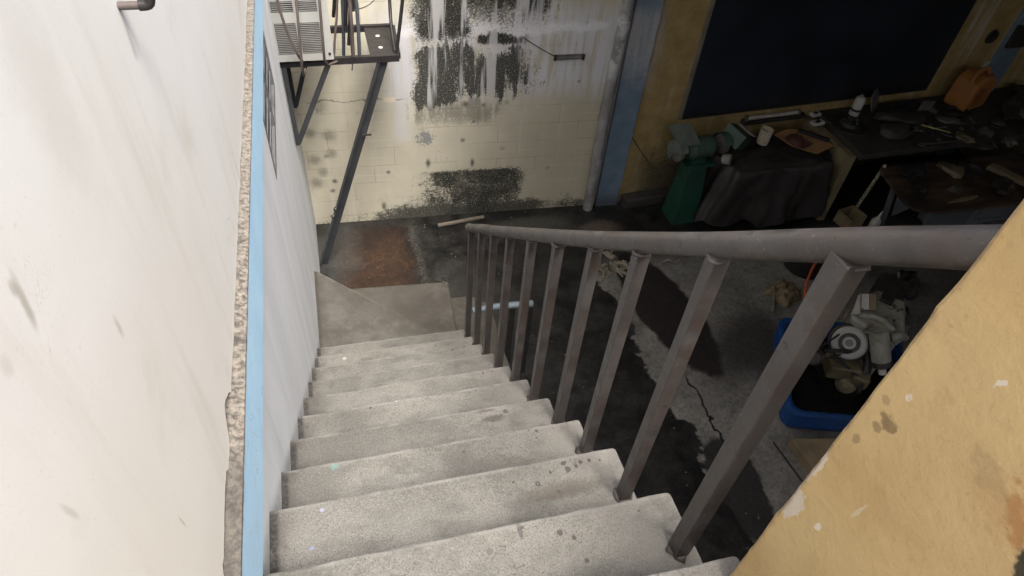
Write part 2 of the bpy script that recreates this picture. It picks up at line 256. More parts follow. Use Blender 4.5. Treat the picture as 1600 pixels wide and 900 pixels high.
    sps = m.mul(m.mul(m.mr(m.add(vd, m.mul(fine, 0.2)), 0.10, 0.32, 1, 0), m.mr(sp.outputs[0], 0.45, 0.5)), m.box(u, z, 0.33, -1.95, 0.22, 0.55, 0.05))
    a = m.f('MAXIMUM', a, m.mul(sps, 0.55))
    fl = m.mul(m.mr(fine, 0.70, 0.74), m.mr(m.noise(2.1, 3, 0.5, m.scl(uz, (1, 1, 1), (9, 0, 3))), 0.5, 0.6)); a = m.f('MAXIMUM', a, m.mul(fl, 0.7))
    bc = m.mix(m.mr(dots, 0.46, 0.60), (0.010, 0.011, 0.008), (0.085, 0.086, 0.07)); bc = m.mix(m.mr(m.add(m.mul(fine, 0.6), m.mul(dots, 0.4)), 0.54, 0.62), bc, (0.34, 0.34, 0.30)); bc = m.mix(m.mul(m.mr(z, -1.7, -1.5), m.mr(stk2, 0.52, 0.60)), bc, (0.50, 0.50, 0.50))
    c = m.mix(a, c, bc)
    # grey scuffed paint at mid height + a broken crack line left
    g = grow(m.mul(m.ell(u, z, 1.10, -1.93, 0.13, 0.12, 0.7, mid, 1.6), 0.55), m.mul(m.add(mid, fine), 0.5), e=0.12); c = m.mix(m.mul(g, 0.85), c, (0.20, 0.215, 0.235))
    g = grow(m.mul(m.ell(u, z, 1.28, -2.10, 0.09, 0.16, 0.7, mid, 1.6), 0.42), m.mul(m.add(mid, fine), 0.5), e=0.12); c = m.mix(m.mul(g, 0.7), c, (0.22, 0.23, 0.24))
    for (px_, py_, r_, k_) in ((484, 208, 0.045, 0.5), (514, 212, 0.055, 0.45), (518, 240, 0.045, 0.45), (492, 250, 0.05, 0.45), (505, 269, 0.045, 0.45), (495, 286, 0.055, 0.5), (523, 283, 0.022, 0.8), (607, 269, 0.018, 0.8), (520, 298, 0.022, 0.7), (495, 165, 0.07, 0.35), (727, 163, 0.03, 0.85), (755, 164, 0.018, 0.7), (792, 160, 0.025, 0.3), (723, 219, 0.022, 0.7), (785, 232, 0.02, 0.35), (600, 322, 0.02, 0.8), (669, 255, 0.02, 0.9), (738, 254, 0.018, 0.9), (855, 262, 0.02, 0.35), (740, 190, 0.012, 0.8), (905, 127, 0.014, 0.6)):
        d_ = ray(px_, py_); t_ = ((W0-CAM).dot(WN))/d_.dot(WN); p_ = CAM + d_*t_; uu = (p_-W0).dot(UD)
        g = m.ell(u, z, uu, p_.z, r_, r_*(2.2 if px_ in (669, 738, 600) else 1), 0.8, fine, 1.8); c = m.mix(m.mul(g, k_), c, (0.06, 0.06, 0.05))
    cz = m.add(-1.50, m.mul(m.f('SUBTRACT', m.noise(6, 5, 0.7, uz), 0.5), 0.17))
    ck = m.mul(m.mr(m.f('ABSOLUTE', m.f('SUBTRACT', z, cz)), 0.002, 0.009, 1, 0), m.box(u, z, 0.50, -1.5, 0.42, 0.3, 0.06)); c = m.mix(m.mul(ck, 0.8), c, (0.10, 0.08, 0.05))
    pk = m.mul(m.ell(u, z, 0.80, -1.50, 0.06, 0.025, 0.3, fine, 1.2), 0.9); c = m.mix(pk, c, (0.75, 0.68, 0.52))
    m.col(c); m.bump(m.f('SUBTRACT', fine, m.mul(mort, 0.8)), 0.35, 0.006); m.bump(mid, 0.3, 0.012)
    return m.m

def m_stairwall():
    m = Mat('pale_streaked_plaster', 0.85); yz = m.vec(0, m.y, m.z)
    st = m.noise(1, 5, 0.6, m.scl(yz, (1, 4.5, 0.8))); mid = m.noise(5, 5, 0.6); fine = m.noise(45, 4)
    c = m.mix(m.mr(st, 0.3, 0.7), (0.66, 0.70, 0.74), (0.75, 0.79, 0.83))
    c = m.mix(m.mr(m.noise(1, 4, 0.6, m.scl(yz, (1, 4, 0.5), (0, 5, 2))), 0.56, 0.75, 0, 0.35), c, (0.40, 0.42, 0.43))
    # scuffed dirt line that follows the flight (nosing line z = -0.84 y)
    h = m.add(m.z, m.mul(m.y, 0.845)); d = m.mr(m.add(h, m.mul(mid, 0.10)), 0.03, 0.10, 1, 0)
    c = m.mix(m.mul(d, m.mr(mid, 0.35, 0.6, 0.1, 0.5)), c, (0.10, 0.09, 0.08))
    c = m.mix(m.mul(m.mr(m.y, 4.2, 4.85), m.mr(fine, 0.4, 0.6, 0.1, 0.6)), c, (0.13, 0.12, 0.09))
    c = m.mix(m.mr(m.noise(28, 5, 0.75), 0.66, 0.70, 0, 0.7), c, (0.20, 0.20, 0.20))
    m.col(c); m.bump(m.noise(9, 4), 0.3, 0.01); return m.m

def m_cream():
    m = Mat('cream_painted_plaster', 0.75); yz = m.vec(0, m.y, m.z)
    big = m.noise(1.8, 4, 0.55); mid = m.noise(7, 5, 0.6); st = m.noise(1, 4, 0.6, m.scl(yz, (1, 10, 1.5)))
    c = m.mix(m.mr(big, 0.3, 0.7), (0.725, 0.715, 0.65), (0.78, 0.775, 0.72))
    c = m.mix(m.mr(m.y, 0.2, 1.2, 0, 0.4), c, (0.77, 0.785, 0.77))
    c = m.mix(m.mr(st, 0.52, 0.78, 0, 0.35), c, (0.55, 0.52, 0.42))
    c = m.mix(m.mr(m.noise(3.2, 5, 0.6, m.scl(m.pos, (1, 1, 1), (4, 2, 9))), 0.56, 0.75, 0, 0.35), c, (0.53, 0.52, 0.40))
    # streak of dirt under the pipe stub
    y1 = PIPE[1]; zz = PIPE[2]
    for (dy, h2, wdt, k) in ((0.004, 0.045, 0.007, 0.6), (0.022, 0.050, 0.016, 0.22)):
        c = m.mix(m.mul(m.box(m.y, m.z, y1+dy, zz-h2, wdt, h2, 0.012, mid, 0.02), k), c, (0.33, 0.31, 0.27))
    for (px_, py_, a, b, ro, k) in ((40, 475, 0.007, 0.030, -0.25, 0.6), (22, 452, 0.006, 0.010, 0, 0.5), (185, 510, 0.006, 0.016, 0, 0.4), (10, 570, 0.008, 0.012, 0, 0.2), (110, 800, 0.004, 0.02, 0.2, 0.3), (285, 815, 0.002, 0.02, 0.1, 0.45), (270, 185, 0.02, 0.10, 0, 0.08), (60, 120, 0.06, 0.14, 0, 0.15)):
        d_ = ray(px_, py_); p_ = CAM + d_*((0.013-CAM.x)/d_.x)
        c = m.mix(m.mul(m.ell(m.y, m.z, p_.y, p_.z, a, b, 0.6, m.noise(26, 3), 1.3, ro), k), c, (0.30, 0.27, 0.20))
    for (yy, z_, a, b, ro, k) in () and ((-0.055, 0.73, 0.010, 0.045, -0.9, 0.55), (0.26, 0.60, 0.012, 0.03, 0.2, 0.35), (-0.06, 0.5, 0.02, 0.03, 0.4, 0.25), (0.62, 0.75, 0.012, 0.05, 0.3, 0.22), (0.05, 0.45, 0.008, 0.06, 0.0, 0.3)):
        c = m.mix(m.mul(m.ell(m.y, m.z, yy, z_, a, b, 0.6, m.noise(26, 3), 1.1, ro), k), c, (0.30, 0.25, 0.18))
    v = m.voro(16); sp = m.nt.nodes.new('ShaderNodeSeparateColor'); m.l(m.voro(16, out='Color'), sp.inputs[0])
    c = m.mix(m.mul(m.mul(m.mr(v, 0.04, 0.09, 1, 0), m.mr(sp.outputs[0], 0.93, 0.94)), 0.6), c, (0.32, 0.31, 0.30))
    c = m.mix(m.mul(m.mr(m.f('ABSOLUTE', m.f('SUBTRACT', m.noise(2.4, 2, 0.4), 0.5)), 0.0006, 0.0016, 1, 0), m.mr(m.noise(1.3, 2), 0.55, 0.65, 0, 0.35)), c, (0.45, 0.42, 0.36))
    hc = m.mr(m.f('ABSOLUTE', m.f('SUBTRACT', m.noise(1.9, 6, 0.7, m.scl(m.pos, (1, 1, 1), (3, 8, 1))), 0.5)), 0.0, 0.0022, 1, 0)
    c = m.mix(m.mul(m.mul(hc, m.mr(m.noise(2.2, 2), 0.5, 0.6)), 0.28), c, (0.42, 0.38, 0.30))
    gr = m.noise(210, 2, 0.6); c = m.mix(m.mr(gr, 0.62, 0.72, 0, 0.25), c, (0.50, 0.47, 0.40)); c = m.mix(m.mr(m.noise(60, 4, 0.7), 0.66, 0.72, 0, 0.22), c, (0.45, 0.42, 0.36))
    m.col(c); m.bump(m.noise(5, 4, 0.5), 0.12, 0.006); m.bump(gr, 0.10, 0.0012); return m.m

def m_beam():
    m = Mat('sky_blue_paint', 0.85, 0, 0.25)
    n = m.noise(6, 5, 0.6); f = m.noise(60, 4, 0.7)
    c = m.mix(m.mr(n, 0.3, 0.7), (0.44, 0.71, 0.94), (0.50, 0.77, 0.97))
    c = m.mix(m.mul(m.mr(f, 0.60, 0.66), m.mr(m.noise(3), 0.45, 0.6, 0.1, 0.8)), c, (0.30, 0.36, 0.42))
    c = m.mix(m.mul(m.mr(m.add(m.y, m.mul(n, 0.2)), 0.42, 0.02, 0, 1), m.mr(n, 0.35, 0.7, 0.2, 0.7)), c, (0.33, 0.47, 0.60))
    c = m.mix(m.mul(m.mr(m.z, 0.275, 0.297), m.mr(f, 0.42, 0.56)), c, (0.33, 0.31, 0.27)); c = m.mix(m.mul(m.mr(m.noise(28, 5, 0.75), 0.64, 0.68), 0.6), c, (0.55, 0.62, 0.68)); m.col(c); m.bump(m.noise(22, 4), 0.3, 0.006); return m.m

def m_mortar():
    m = Mat('rough_mortar', 0.95)
    f = m.noise(70, 5, 0.75); g = m.noise(9, 4, 0.6)
    c = m.mix(m.mr(f, 0.35, 0.65), (0.07, 0.062, 0.054), (0.24, 0.22, 0.185))
    c = m.mix(m.mr(g, 0.58, 0.68, 0, 0.85), c, (0.045, 0.042, 0.038))
    c = m.mix(m.mr(m.y, 0.22, 0.12, 0, 0.6), c, (0.06, 0.056, 0.05))
    m.col(c); m.bump(f, 0.5, 0.004); return m.m

def m_parapet():
    m = Mat('ochre_stucco', 0.8)
    n = m.noise(3.5, 5, 0.6); f = m.noise(30, 5, 0.65); b = m.noise(90, 3, 0.6)
    c = m.mix(m.mr(n, 0.3, 0.7), (0.45, 0.31, 0.135), (0.56, 0.405, 0.19))
    c = m.mix(m.mr(f, 0.56, 0.72, 0, 0.35), c, (0.34, 0.22, 0.10))
    c = m.mix(m.mr(m.noise(1.8, 3), 0.45, 0.65, 0, 0.3), c, (0.52, 0.40, 0.22))
    y, z = m.y, m.z; blot = m.noise(62, 5, 0.65)
    def E(px, py, ra, rb, rot=0, col=(0.19, 0.13, 0.06), k=0.75, amp=1.2, soft=0.25):
        nonlocal c
        d = ray(px, py); t = (1.0-CAM.x)/d.x; p = CAM + d*t
        c = m.mix(m.mul(m.ell(y, z, p.y, p.z, ra, rb, soft, blot, amp*1.9, rot), k), c, col)
    E(1388, 662, 0.014, 0.012, k=0.8); E(1370, 668, 0.008, 0.008, k=0.6); E(1338, 686, 0.006, 0.010, k=0.55); E(1385, 625, 0.007, 0.008, k=0.4)
    E(1272, 725, 0.013, 0.05, 0.0, (0.60, 0.54, 0.45), 0.95, 0.9, 0.1); E(1240, 785, 0.020, 0.042, 0.0, (0.58, 0.52, 0.43), 0.95, 1.0, 0.1); E(1225, 770, 0.014, 0.09, 0.0, (0.58, 0.52, 0.43), 0.9, 0.8, 0.1)
    E(1277, 822, 0.006, 0.010, 0.0, (0.66, 0.60, 0.50), 0.9, 1.6, 0.12); E(1564, 600, 0.0030, 0.0075, 0.5, (0.66, 0.62, 0.56), 0.8, 3.4, 0.1)
    E(1420, 622, 0.004, 0.006, 0.0, (0.66, 0.60, 0.50), 0.8, 1.5); E(1340, 800, 0.003, 0.022, 0.1, (0.62, 0.54, 0.40), 0.6, 1.5)
    E(1590, 815, 0.035, 0.012, 0.9, (0.36, 0.15, 0.04), 0.75, 1.8, 0.5); E(1560, 790, 0.04, 0.03, 0.6, (0.42, 0.25, 0.11), 0.4, 1.6, 0.7); E(1622, 905, 0.026, 0.035, -0.6, (0.03, 0.028, 0.018), 0.97, 0.5, 0.15)
    E(1545, 740, 0.025, 0.02, 0.2, (0.33, 0.24, 0.12), 0.4, 1.4, 0.5)
    c = m.mix(m.mul(m.mr(m.y, -0.315, -0.300), m.mr(f, 0.40, 0.6)), c, (0.30, 0.20, 0.10))
    m.col(c); c = m.mix(m.mr(m.noise(75, 4, 0.7), 0.60, 0.70, 0, 0.3), c, (0.28, 0.18, 0.08)); m.col(c); m.bump(m.noise(10, 4, 0.5), 0.35, 0.015); m.bump(m.noise(38, 5, 0.7), 0.32, 0.006); m.bump(b, 0.25, 0.003); return m.m

def m_railpaint():
    m = Mat('worn_brown_steel_paint', 0.5, 0.0, 0.6)
    n = m.noise(11, 5, 0.6); f = m.noise(110, 4, 0.75)
    c = m.mix(m.mr(n, 0.3, 0.7), (0.105, 0.088, 0.082), (0.185, 0.162, 0.155))
    c = m.mix(m.mr(m.noise(5, 4), 0.5, 0.7, 0, 0.5), c, (0.15, 0.105, 0.09))
    c = m.mix(m.mul(m.mr(f, 0.60, 0.66), m.mr(m.noise(6, 3), 0.42, 0.6, 0.1, 0.9)), c, (0.34, 0.33, 0.35))
    c = m.mix(m.mul(m.mr(m.noise(26, 4, 0.7), 0.64, 0.68), 0.8), c, (0.06, 0.04, 0.033))
    c = m.mix(m.mul(m.mr(m.noise(9, 5, 0.7), 0.52, 0.60), 0.5), c, (0.13, 0.08, 0.06)); c = m.mix(1.0, c, (0.37, 0.385, 0.385), 'MULTIPLY'); m.col(c); m.rough(m.mr(n, 0.3, 0.7, 0.30, 0.55)); m.bump(f, 0.35, 0.003); m.bump(n, 0.2, 0.006); return m.m

def m_pilaster():
    m = Mat('chipped_blue_wash', 0.8); n = m.noise(5, 5, 0.65); f = m.noise(40, 4, 0.7)
    st = m.noise(1, 4, 0.6, m.scl(m.pos, (14, 1, 1)))
    c = m.mix(m.mr(n, 0.3, 0.7), (0.13, 0.195, 0.26), (0.19, 0.265, 0.34))
    w_ = m.mul(m.mr(m.add(m.z, m.mul(m.f('SUBTRACT', n, 0.5), 0.6)), -1.55, -1.05), m.mr(m.x, 5, 4.5)); w_ = m.mul(w_, m.mr(m.z, -0.62, -0.8, 0.15, 1))
    c = m.mix(m.mul(w_, m.mr(st, 0.35, 0.6, 0.4, 0.95)), c, (0.45, 0.46, 0.48))
    c = m.mix(m.mr(f, 0.62, 0.66, 0, 0.7), c, (0.10, 0.11, 0.11))
    c = m.mix(m.mr(m.z, -2.65, -2.88, 0, 0.7), c, (0.04, 0.045, 0.05))
    m.col(c); m.bump(f, 0.4, 0.005); return m.m

def m_pvc():
    m = Mat('grey_plastic_pipe', 0.5); n = m.noise(6, 5, 0.6)
    c = m.mix(m.mr(n, 0.35, 0.65), (0.20, 0.195, 0.19), (0.33, 0.33, 0.33))
    c = m.mix(m.mul(m.box(m.x, m.z, 3.0, -1.0, 0.5, 0.25, 0.2, n, 0.4), m.mr(n, 0.4, 0.6)), c, (0.58, 0.58, 0.58))
    m.col(c); m.bump(n, 0.1, 0.01); return m.m

def m_board():
    m = Mat('navy_board', 0.55, 0, 0.4); n = m.noise(1.8, 5, 0.65); f = m.noise(60, 3, 0.8)
    c = m.mix(m.mr(n, 0.3, 0.7), (0.010, 0.013, 0.020), (0.014, 0.022, 0.038))
    c = m.mix(m.mul(m.mr(f, 0.69, 0.72), m.mr(m.noise(3), 0.5, 0.6)), c, (0.16, 0.14, 0.06))
    c = m.mix(m.mr(m.add(m.z, m.mul(n, 0.3)), -1.35, -1.75, 0, 0.6), c, (0.018, 0.018, 0.018))
    m.col(c); m.rough(m.mr(n, 0.3, 0.7, 0.45, 0.7)); m.bump(n, 0.1, 0.01); return m.m

def m_can():
    m = Mat('speckled_can', 0.7); f = m.noise(130, 3, 0.7)
    m.col(m.mix(m.mr(f, 0.47, 0.55), (0.42, 0.34, 0.24), (0.80, 0.72, 0.58))); m.bump(f, 0.5, 0.003); return m.m

def m_desk():
    m = Mat('greasy_wood_top', 0.55); n = m.noise(1, 5, 0.65, m.scl(m.pos, (2, 14, 1))); g = m.noise(2.6, 4)
    c = m.mix(m.mr(n, 0.35, 0.65), (0.035, 0.021, 0.014), (0.11, 0.072, 0.045))
    c = m.mix(m.mr(g, 0.42, 0.6, 0, 0.85), c, (0.016, 0.013, 0.011)); m.col(c); m.bump(n, 0.2, 0.004); return m.m

def m_pole():
    m = Mat('paint_spotted_wood', 0.8); f = m.noise(60, 3, 0.6)
    m.col(m.mix(m.mr(f, 0.45, 0.52), (0.10, 0.09, 0.05), (0.62, 0.58, 0.42))); return m.m

def m_roof():
    m = Mat('dusty_roof_underside', 0.9); n = m.noise(2, 4)
    m.col(m.mix(n, (0.04, 0.036, 0.032), (0.075, 0.07, 0.06))); return m.m

PIPE = (0.0, 0.512, 1.128)
M = dict(concrete=m_concrete(), floor=m_floor(), yard=m_yardwall(), swall=m_stairwall(), cream=m_cream(), beam=m_beam(), mortar=m_mortar(),
    parapet=m_parapet(), rail=m_railpaint(), pil=m_pilaster(), pvc=m_pvc(), board=m_board(), can=m_can(), desk=m_desk(), pole=m_pole(), roof=m_roof(),
    black=simple('sooty_black_iron', (0.018, 0.016, 0.017), 0.55, 0.0, 0.4, 20, 0.3),
    steel=simple('blue_grey_steel_paint', (0.075, 0.085, 0.10), 0.5, 0.0, 0.3, 10, 0.35, (0.03, 0.028, 0.03)),
    steeldk=simple('near_black_steel_paint', (0.035, 0.038, 0.043), 0.5, 0.0, 0.35, 10, 0.35, (0.015, 0.015, 0.015)),
    rust=simple('rusty_brown_bar', (0.105, 0.085, 0.078), 0.6, 0.0, 0.35, 18, 0.3),
    acwhite=simple('aged_ivory_enamel', (0.40, 0.41, 0.39), 0.5, 0, 0.08, 8, 0.3, (0.20, 0.19, 0.16), 0.05),
    acdark=simple('louvre_gap_dark', (0.03, 0.03, 0.03), 0.8),
    acslat=simple('grey_louvre', (0.23, 0.23, 0.22), 0.6, 0, 0.15, 14, 0.4),
    galv=simple('bluish_pipe', (0.17, 0.215, 0.25), 0.6, 0.1, 0.15, 10, 0.3),
    green=simple('dark_green_enamel', (0.015, 0.075, 0.048), 0.5, 0, 0.3, 8, 0.4),
    green2=simple('dusty_green_enamel', (0.055, 0.10, 0.075), 0.5, 0, 0.3, 9, 0.35),
    guard=simple('grey_green_guard', (0.15, 0.175, 0.155), 0.5, 0, 0.25, 9, 0.3),
    stone=simple('grinding_stone', (0.13, 0.12, 0.11), 0.9, 0, 0.2, 40, 0.2),
    paleplas=simple('pale_dusty_plastic', (0.28, 0.28, 0.25), 0.6, 0, 0.15, 15, 0.25),
    tarp=simple('black_grimy_sheet', (0.040, 0.035, 0.033), 0.5, 0, 0.7, 4, 0.4),
    benchc=simple('yellowed_bench_concrete', (0.26, 0.215, 0.12), 0.85, 0, 0.3, 9, 0.6, (0.06, 0.05, 0.035), 0.5),
    bencht=simple('oil_black_bench_top', (0.060, 0.053, 0.045), 0.7, 0, 0.5, 5, 0.6, (0.014, 0.013, 0.012), 0.4),
    card=simple('oily_cardboard', (0.36, 0.20, 0.09), 0.85, 0, 0.3, 10, 0.5, (0.10, 0.035, 0.025)),
    card2=simple('dusty_cardboard', (0.26, 0.20, 0.12), 0.9, 0, 0.25, 8, 0.4),
    rag=simple('maroon_rag', (0.12, 0.045, 0.04), 0.9, 0, 0.4, 20, 0.4),
    grag=simple('tan_rag', (0.30, 0.265, 0.20), 0.9, 0, 0.4, 22, 0.5, (0.06, 0.05, 0.04)),
    white=simple('scuffed_white', (0.58, 0.57, 0.53), 0.6, 0, 0.12, 20, 0.3, (0.16, 0.15, 0.13), 0.05),
    tube=simple('milky_lamp_tube', (0.50, 0.48, 0.43), 0.35, 0, 0.1, 8, 0.2),
    rubber=simple('black_rubber', (0.016, 0.016, 0.017), 0.7, 0, 0.4, 15, 0.2),
    metal=simple('dirty_cast_metal', (0.17, 0.165, 0.155), 0.55, 0.25, 0.35, 14, 0.5),
    metaldk=simple('oily_dark_metal', (0.050, 0.046, 0.042), 0.45, 0.3, 0.5, 14, 0.5),
    metalbr=simple('brass_brown_metal', (0.16, 0.13, 0.075), 0.5, 0.2, 0.4, 14, 0.5),
    engine=simple('grey_engine_paint', (0.30, 0.295, 0.25), 0.5, 0.0, 0.3, 16, 0.75, (0.09, 0.08, 0.06)),
    pulley=simple('pale_pulley_paint', (0.36, 0.36, 0.345), 0.5, 0.1, 0.15, 12, 0.25, (0.15, 0.14, 0.13)),
    blue=simple('cobalt_drum_plastic', (0.010, 0.060, 0.22), 0.45, 0, 0.4, 4, 0.7, (0.02, 0.045, 0.11), 0.05),
    trayin=simple('oil_in_tray', (0.006, 0.006, 0.006), 0.35, 0, 0.4, 5, 0.3),
    orange=simple('dull_orange_plastic', (0.40, 0.17, 0.045), 0.5, 0, 0.2, 6, 0.45, (0.16, 0.075, 0.03), 0.05),
    orange_dk=simple('shaded_orange_grip', (0.30, 0.11, 0.03), 0.5, 0, 0.2, 6, 0.3),
    cord=simple('orange_rubber_cord', (0.70, 0.14, 0.04), 0.5, 0, 0.1, 8, 0.1),
    yellow=simple('yellow_handle', (0.62, 0.56, 0.22), 0.45, 0, 0.1, 8, 0.2),
    cab=simple('grey_steel_desk', (0.13, 0.145, 0.155), 0.5, 0, 0.2, 5, 0.35, (0.03, 0.03, 0.03), 0.05),
    winframe=simple('dull_grey_window_frame', (0.14, 0.145, 0.15), 0.6, 0, 0.2, 8, 0.4),
    glass=simple('dusty_louvre_glass', (0.15, 0.165, 0.175), 0.6, 0, 0.2, 6, 0.4, (0.10, 0.10, 0.10), 0.05),
    cable=simple('thin_black_cable', (0.03, 0.028, 0.025), 0.7),
    lath=simple('pale_wood', (0.22, 0.195, 0.155), 0.8, 0, 0.25, 10, 0.4))

# ------------------------------------------------------------------ geometry toolkit
def wloc(p):
    v = Vector((0, 0, 0))
    while p: v += p.location; p = p.parent
    return v
def obj(name, bm, mat, parent=None, bevel=0.0, seg=2):
    """links a world-space bmesh as ONE mesh object"""
    if parent is None:
        xs = [v.co for v in bm.verts]
        o0 = Vector(((min(v.x for v in xs)+max(v.x for v in xs))/2, (min(v.y for v in xs)+max(v.y for v in xs))/2, min(v.z for v in xs)))
    else: o0 = wloc(parent)
    bmesh.ops.translate(bm, verts=bm.verts, vec=-o0)
    me = bpy.data.meshes.new(name); bm.to_mesh(me); bm.free(); me.materials.append(mat)
    o = bpy.data.objects.new(name, me); C.objects.link(o)
    if parent is not None: o.parent = parent
    else: o.location = o0
    if bevel:
        b = o.modifiers.new('bevel', 'BEVEL'); b.width = bevel; b.segments = seg; b.limit_method = 'ANGLE'; b.angle_limit = math.radians(40)
    return o
def tag(o, label, cat, group=None):
    o['label'] = label; o['category'] = cat
    if group: o['group'] = group
    return o
def struct(o): o['kind'] = 'structure'; return o
def thing(name, loc, label, cat, group=None):
    e = bpy.data.objects.new(name, None); C.objects.link(e); e.location = loc; e.empty_display_size = 0.1
    return tag(e, label, cat, group)
def B(): return bmesh.new()
def box(bm, c, s, R=None):
    R = R or Matrix.Identity(3); c = Vector(c)
    vs = [bm.verts.new(c + R @ Vector((sx*s[0]/2, sy*s[1]/2, sz*s[2]/2))) for sx in (-1, 1) for sy in (-1, 1) for sz in (-1, 1)]
    for f in ((0, 1, 3, 2), (4, 6, 7, 5), (0, 4, 5, 1), (2, 3, 7, 6), (0, 2, 6, 4), (1, 5, 7, 3)): bm.faces.new([vs[i] for i in f])
    return bm
def box2(bm, a, b): a, b = Vector(a), Vector(b); return box(bm, (a+b)/2, [abs(v) for v in (b-a)])
def prism(bm, pts, z0, z1):              # plan outline -> solid; z0/z1 numbers or functions of (x, y)
    g = lambda z, p: z(p[0], p[1]) if callable(z) else z
    lo = [bm.verts.new((p[0], p[1], g(z0, p))) for p in pts]; hi = [bm.verts.new((p[0], p[1], g(z1, p))) for p in pts]; n = len(pts)
    bm.faces.new(lo[::-1]); bm.faces.new(hi)
    for i in range(n): bm.faces.new((lo[i], lo[(i+1) % n], hi[(i+1) % n], hi[i]))
    return bm
def extr(bm, pts, d):                    # any planar outline of 3D points pushed along d
    d = Vector(d); a = [bm.verts.new(Vector(p)) for p in pts]; b = [bm.verts.new(Vector(p)+d) for p in pts]; n = len(pts)
    bm.faces.new(a[::-1]); bm.faces.new(b)
    for i in range(n): bm.faces.new((a[i], a[(i+1) % n], b[(i+1) % n], b[i]))
    bmesh.ops.recalc_face_normals(bm, faces=bm.faces); return bm
def basis(d, hint=Vector((0, 0, 1))):
    d = d.normalized()
    if abs(d.dot(hint)) > 0.98: hint = Vector((0, 1, 0))
    x = hint.cross(d).normalized(); return x, d.cross(x), d
def bar(bm, p, q, w, h=None, hint=Vector((0, 0, 1)), twist=0):
    p, q = Vector(p), Vector(q); h = h or w; x, y, d = basis(q-p, hint)
    if twist: x, y = x*math.cos(twist)+y*math.sin(twist), y*math.cos(twist)-x*math.sin(twist)
    return box(bm, (p+q)/2, (w, h, (q-p).length), Matrix((x, y, d)).transposed())
def lathe(bm, c, d, prof, seg=24, hint=Vector((0, 0, 1)), sx=1.0):
    """prof: (radius, height along d); faces smooth, caps separate"""
    x, y, d = basis(Vector(d), hint); c = Vector(c); rings = []
    def ring(r, h): return [bm.verts.new(c + d*h + (x*math.cos(a)*sx + y*math.sin(a))*r) for a in (2*math.pi*i/seg for i in range(seg))]
    for (r1, h1), (r2, h2) in zip(prof, prof[1:]):
        if r1 < 1e-6: r1 = 1e-5
        if r2 < 1e-6: r2 = 1e-5
        A, D = ring(r1, h1), ring(r2, h2)
        for i in range(seg): f = bm.faces.new((A[i], A[(i+1) % seg], D[(i+1) % seg], D[i])); f.smooth = True
    return bm
def cyl(bm, p, q, r, seg=20, r2=None):
    p, q = Vector(p), Vector(q); h = (q-p).length; r2 = r if r2 is None else r2
    return lathe(bm, p, q-p, [(0, 0), (r, 0), (r2, h), (0, h)], seg)
def tube(bm, pts, r, seg=10, smooth_n=0, jit=0):
    P = [Vector(p) for p in pts]
    for _ in range(smooth_n):
        Q = [P[0]]
        for a, b in zip(P, P[1:]): Q += [a*0.75+b*0.25, a*0.25+b*0.75]
        P = Q + [P[-1]]
    rr = r if callable(r) else (lambda t: r); rings = []; prev = None
    for i, p in enumerate(P):
        d = (P[min(i+1, len(P)-1)] - P[max(i-1, 0)]).normalized()
        if prev is None: x, y, _ = basis(d)
        else: x = (prev - d*prev.dot(d)).normalized(); y = d.cross(x)
        prev = x; R_ = rr(i/(len(P)-1))
        rings.append([bm.verts.new(p + (x*math.cos(a)+y*math.sin(a))*R_*(1+random.uniform(-jit, jit))) for a in (2*math.pi*k/seg for k in range(seg))])
    for A, D in zip(rings, rings[1:]):
        for i in range(seg): f = bm.faces.new((A[i], A[(i+1) % seg], D[(i+1) % seg], D[i])); f.smooth = True
    for ring, rev in ((rings[0], True), (rings[-1], False)):
        cap = [bm.verts.new(v.co) for v in ring]; bm.faces.new(cap[::-1] if rev else cap)
    return bm
def lump(bm, c, s, amp=0.25, fr=3.0, sub=3, seed=0.0, R=None, flat=None):
    r = bmesh.ops.create_icosphere(bm, subdivisions=sub, radius=1.0)
    for v in r['verts']:
        n = noise.noise(v.co*fr + Vector((seed, seed*2, 1)))*amp + noise.noise(v.co*fr*3 + Vector((seed, 1, seed)))*amp*0.4
        q = v.co*(1+n); q = Vector((q.x*s[0], q.y*s[1], q.z*s[2]))
        if flat is not None: q.z = max(q.z, -s[2]*flat)
        v.co = (R @ q if R else q) + Vector(c)
    for f in bm.faces: f.smooth = True
    return bm
def rz(a): return Matrix.Rotation(a, 3, 'Z')
def crumple(bm, c, sx, sy, h, ang=0, n=14, seed=0.0, thick=0.006, irr=0.2):   # a crumpled cloth lying on a surface
    c = Vector(c); g = []; R = rz(ang)
    for i in range(n+1):
        row = []
        for j in range(n+1):
            a, b = i/n*2-1, j/n*2-1; ed = 1 + irr*noise.noise(Vector((a*2+seed, b*2, seed)))
            q = Vector((a*sx/2*ed, b*sy/2*ed, 0)); z = abs(noise.noise(Vector((a*2.3+seed, b*2.3, 0.3))))*h*1.6 + abs(noise.noise(Vector((a*6, b*6+seed, 2))))*h*0.7
            e = min(1, (1-max(abs(a), abs(b)))*4+0.1); row.append(bm.verts.new(c + R @ Vector((q.x, q.y, z*e + thick))))
        g.append(row)
    fs = [bm.faces.new((g[i][j], g[i+1][j], g[i+1][j+1], g[i][j+1])) for i in range(n) for j in range(n)]
    for f in fs: f.smooth = True
    r = bmesh.ops.extrude_face_region(bm, geom=fs); bmesh.ops.translate(bm, verts=[v for v in r['geom'] if isinstance(v, bmesh.types.BMVert)], vec=(0, 0, -thick*0.8))
    return bm

# ================================================================== SETTING
b = B(); box2(b, (-0.6, -5, FLOOR-0.3), (14, 5.6, FLOOR)); struct(obj('floor', b, M['floor']))
# surrounding ground so that no void shows from a step aside
b = B(); box2(b, (-60, -60, FLOOR-0.8), (60, 60, FLOOR-0.31)); struct(obj('ground', b, M['benchc']))

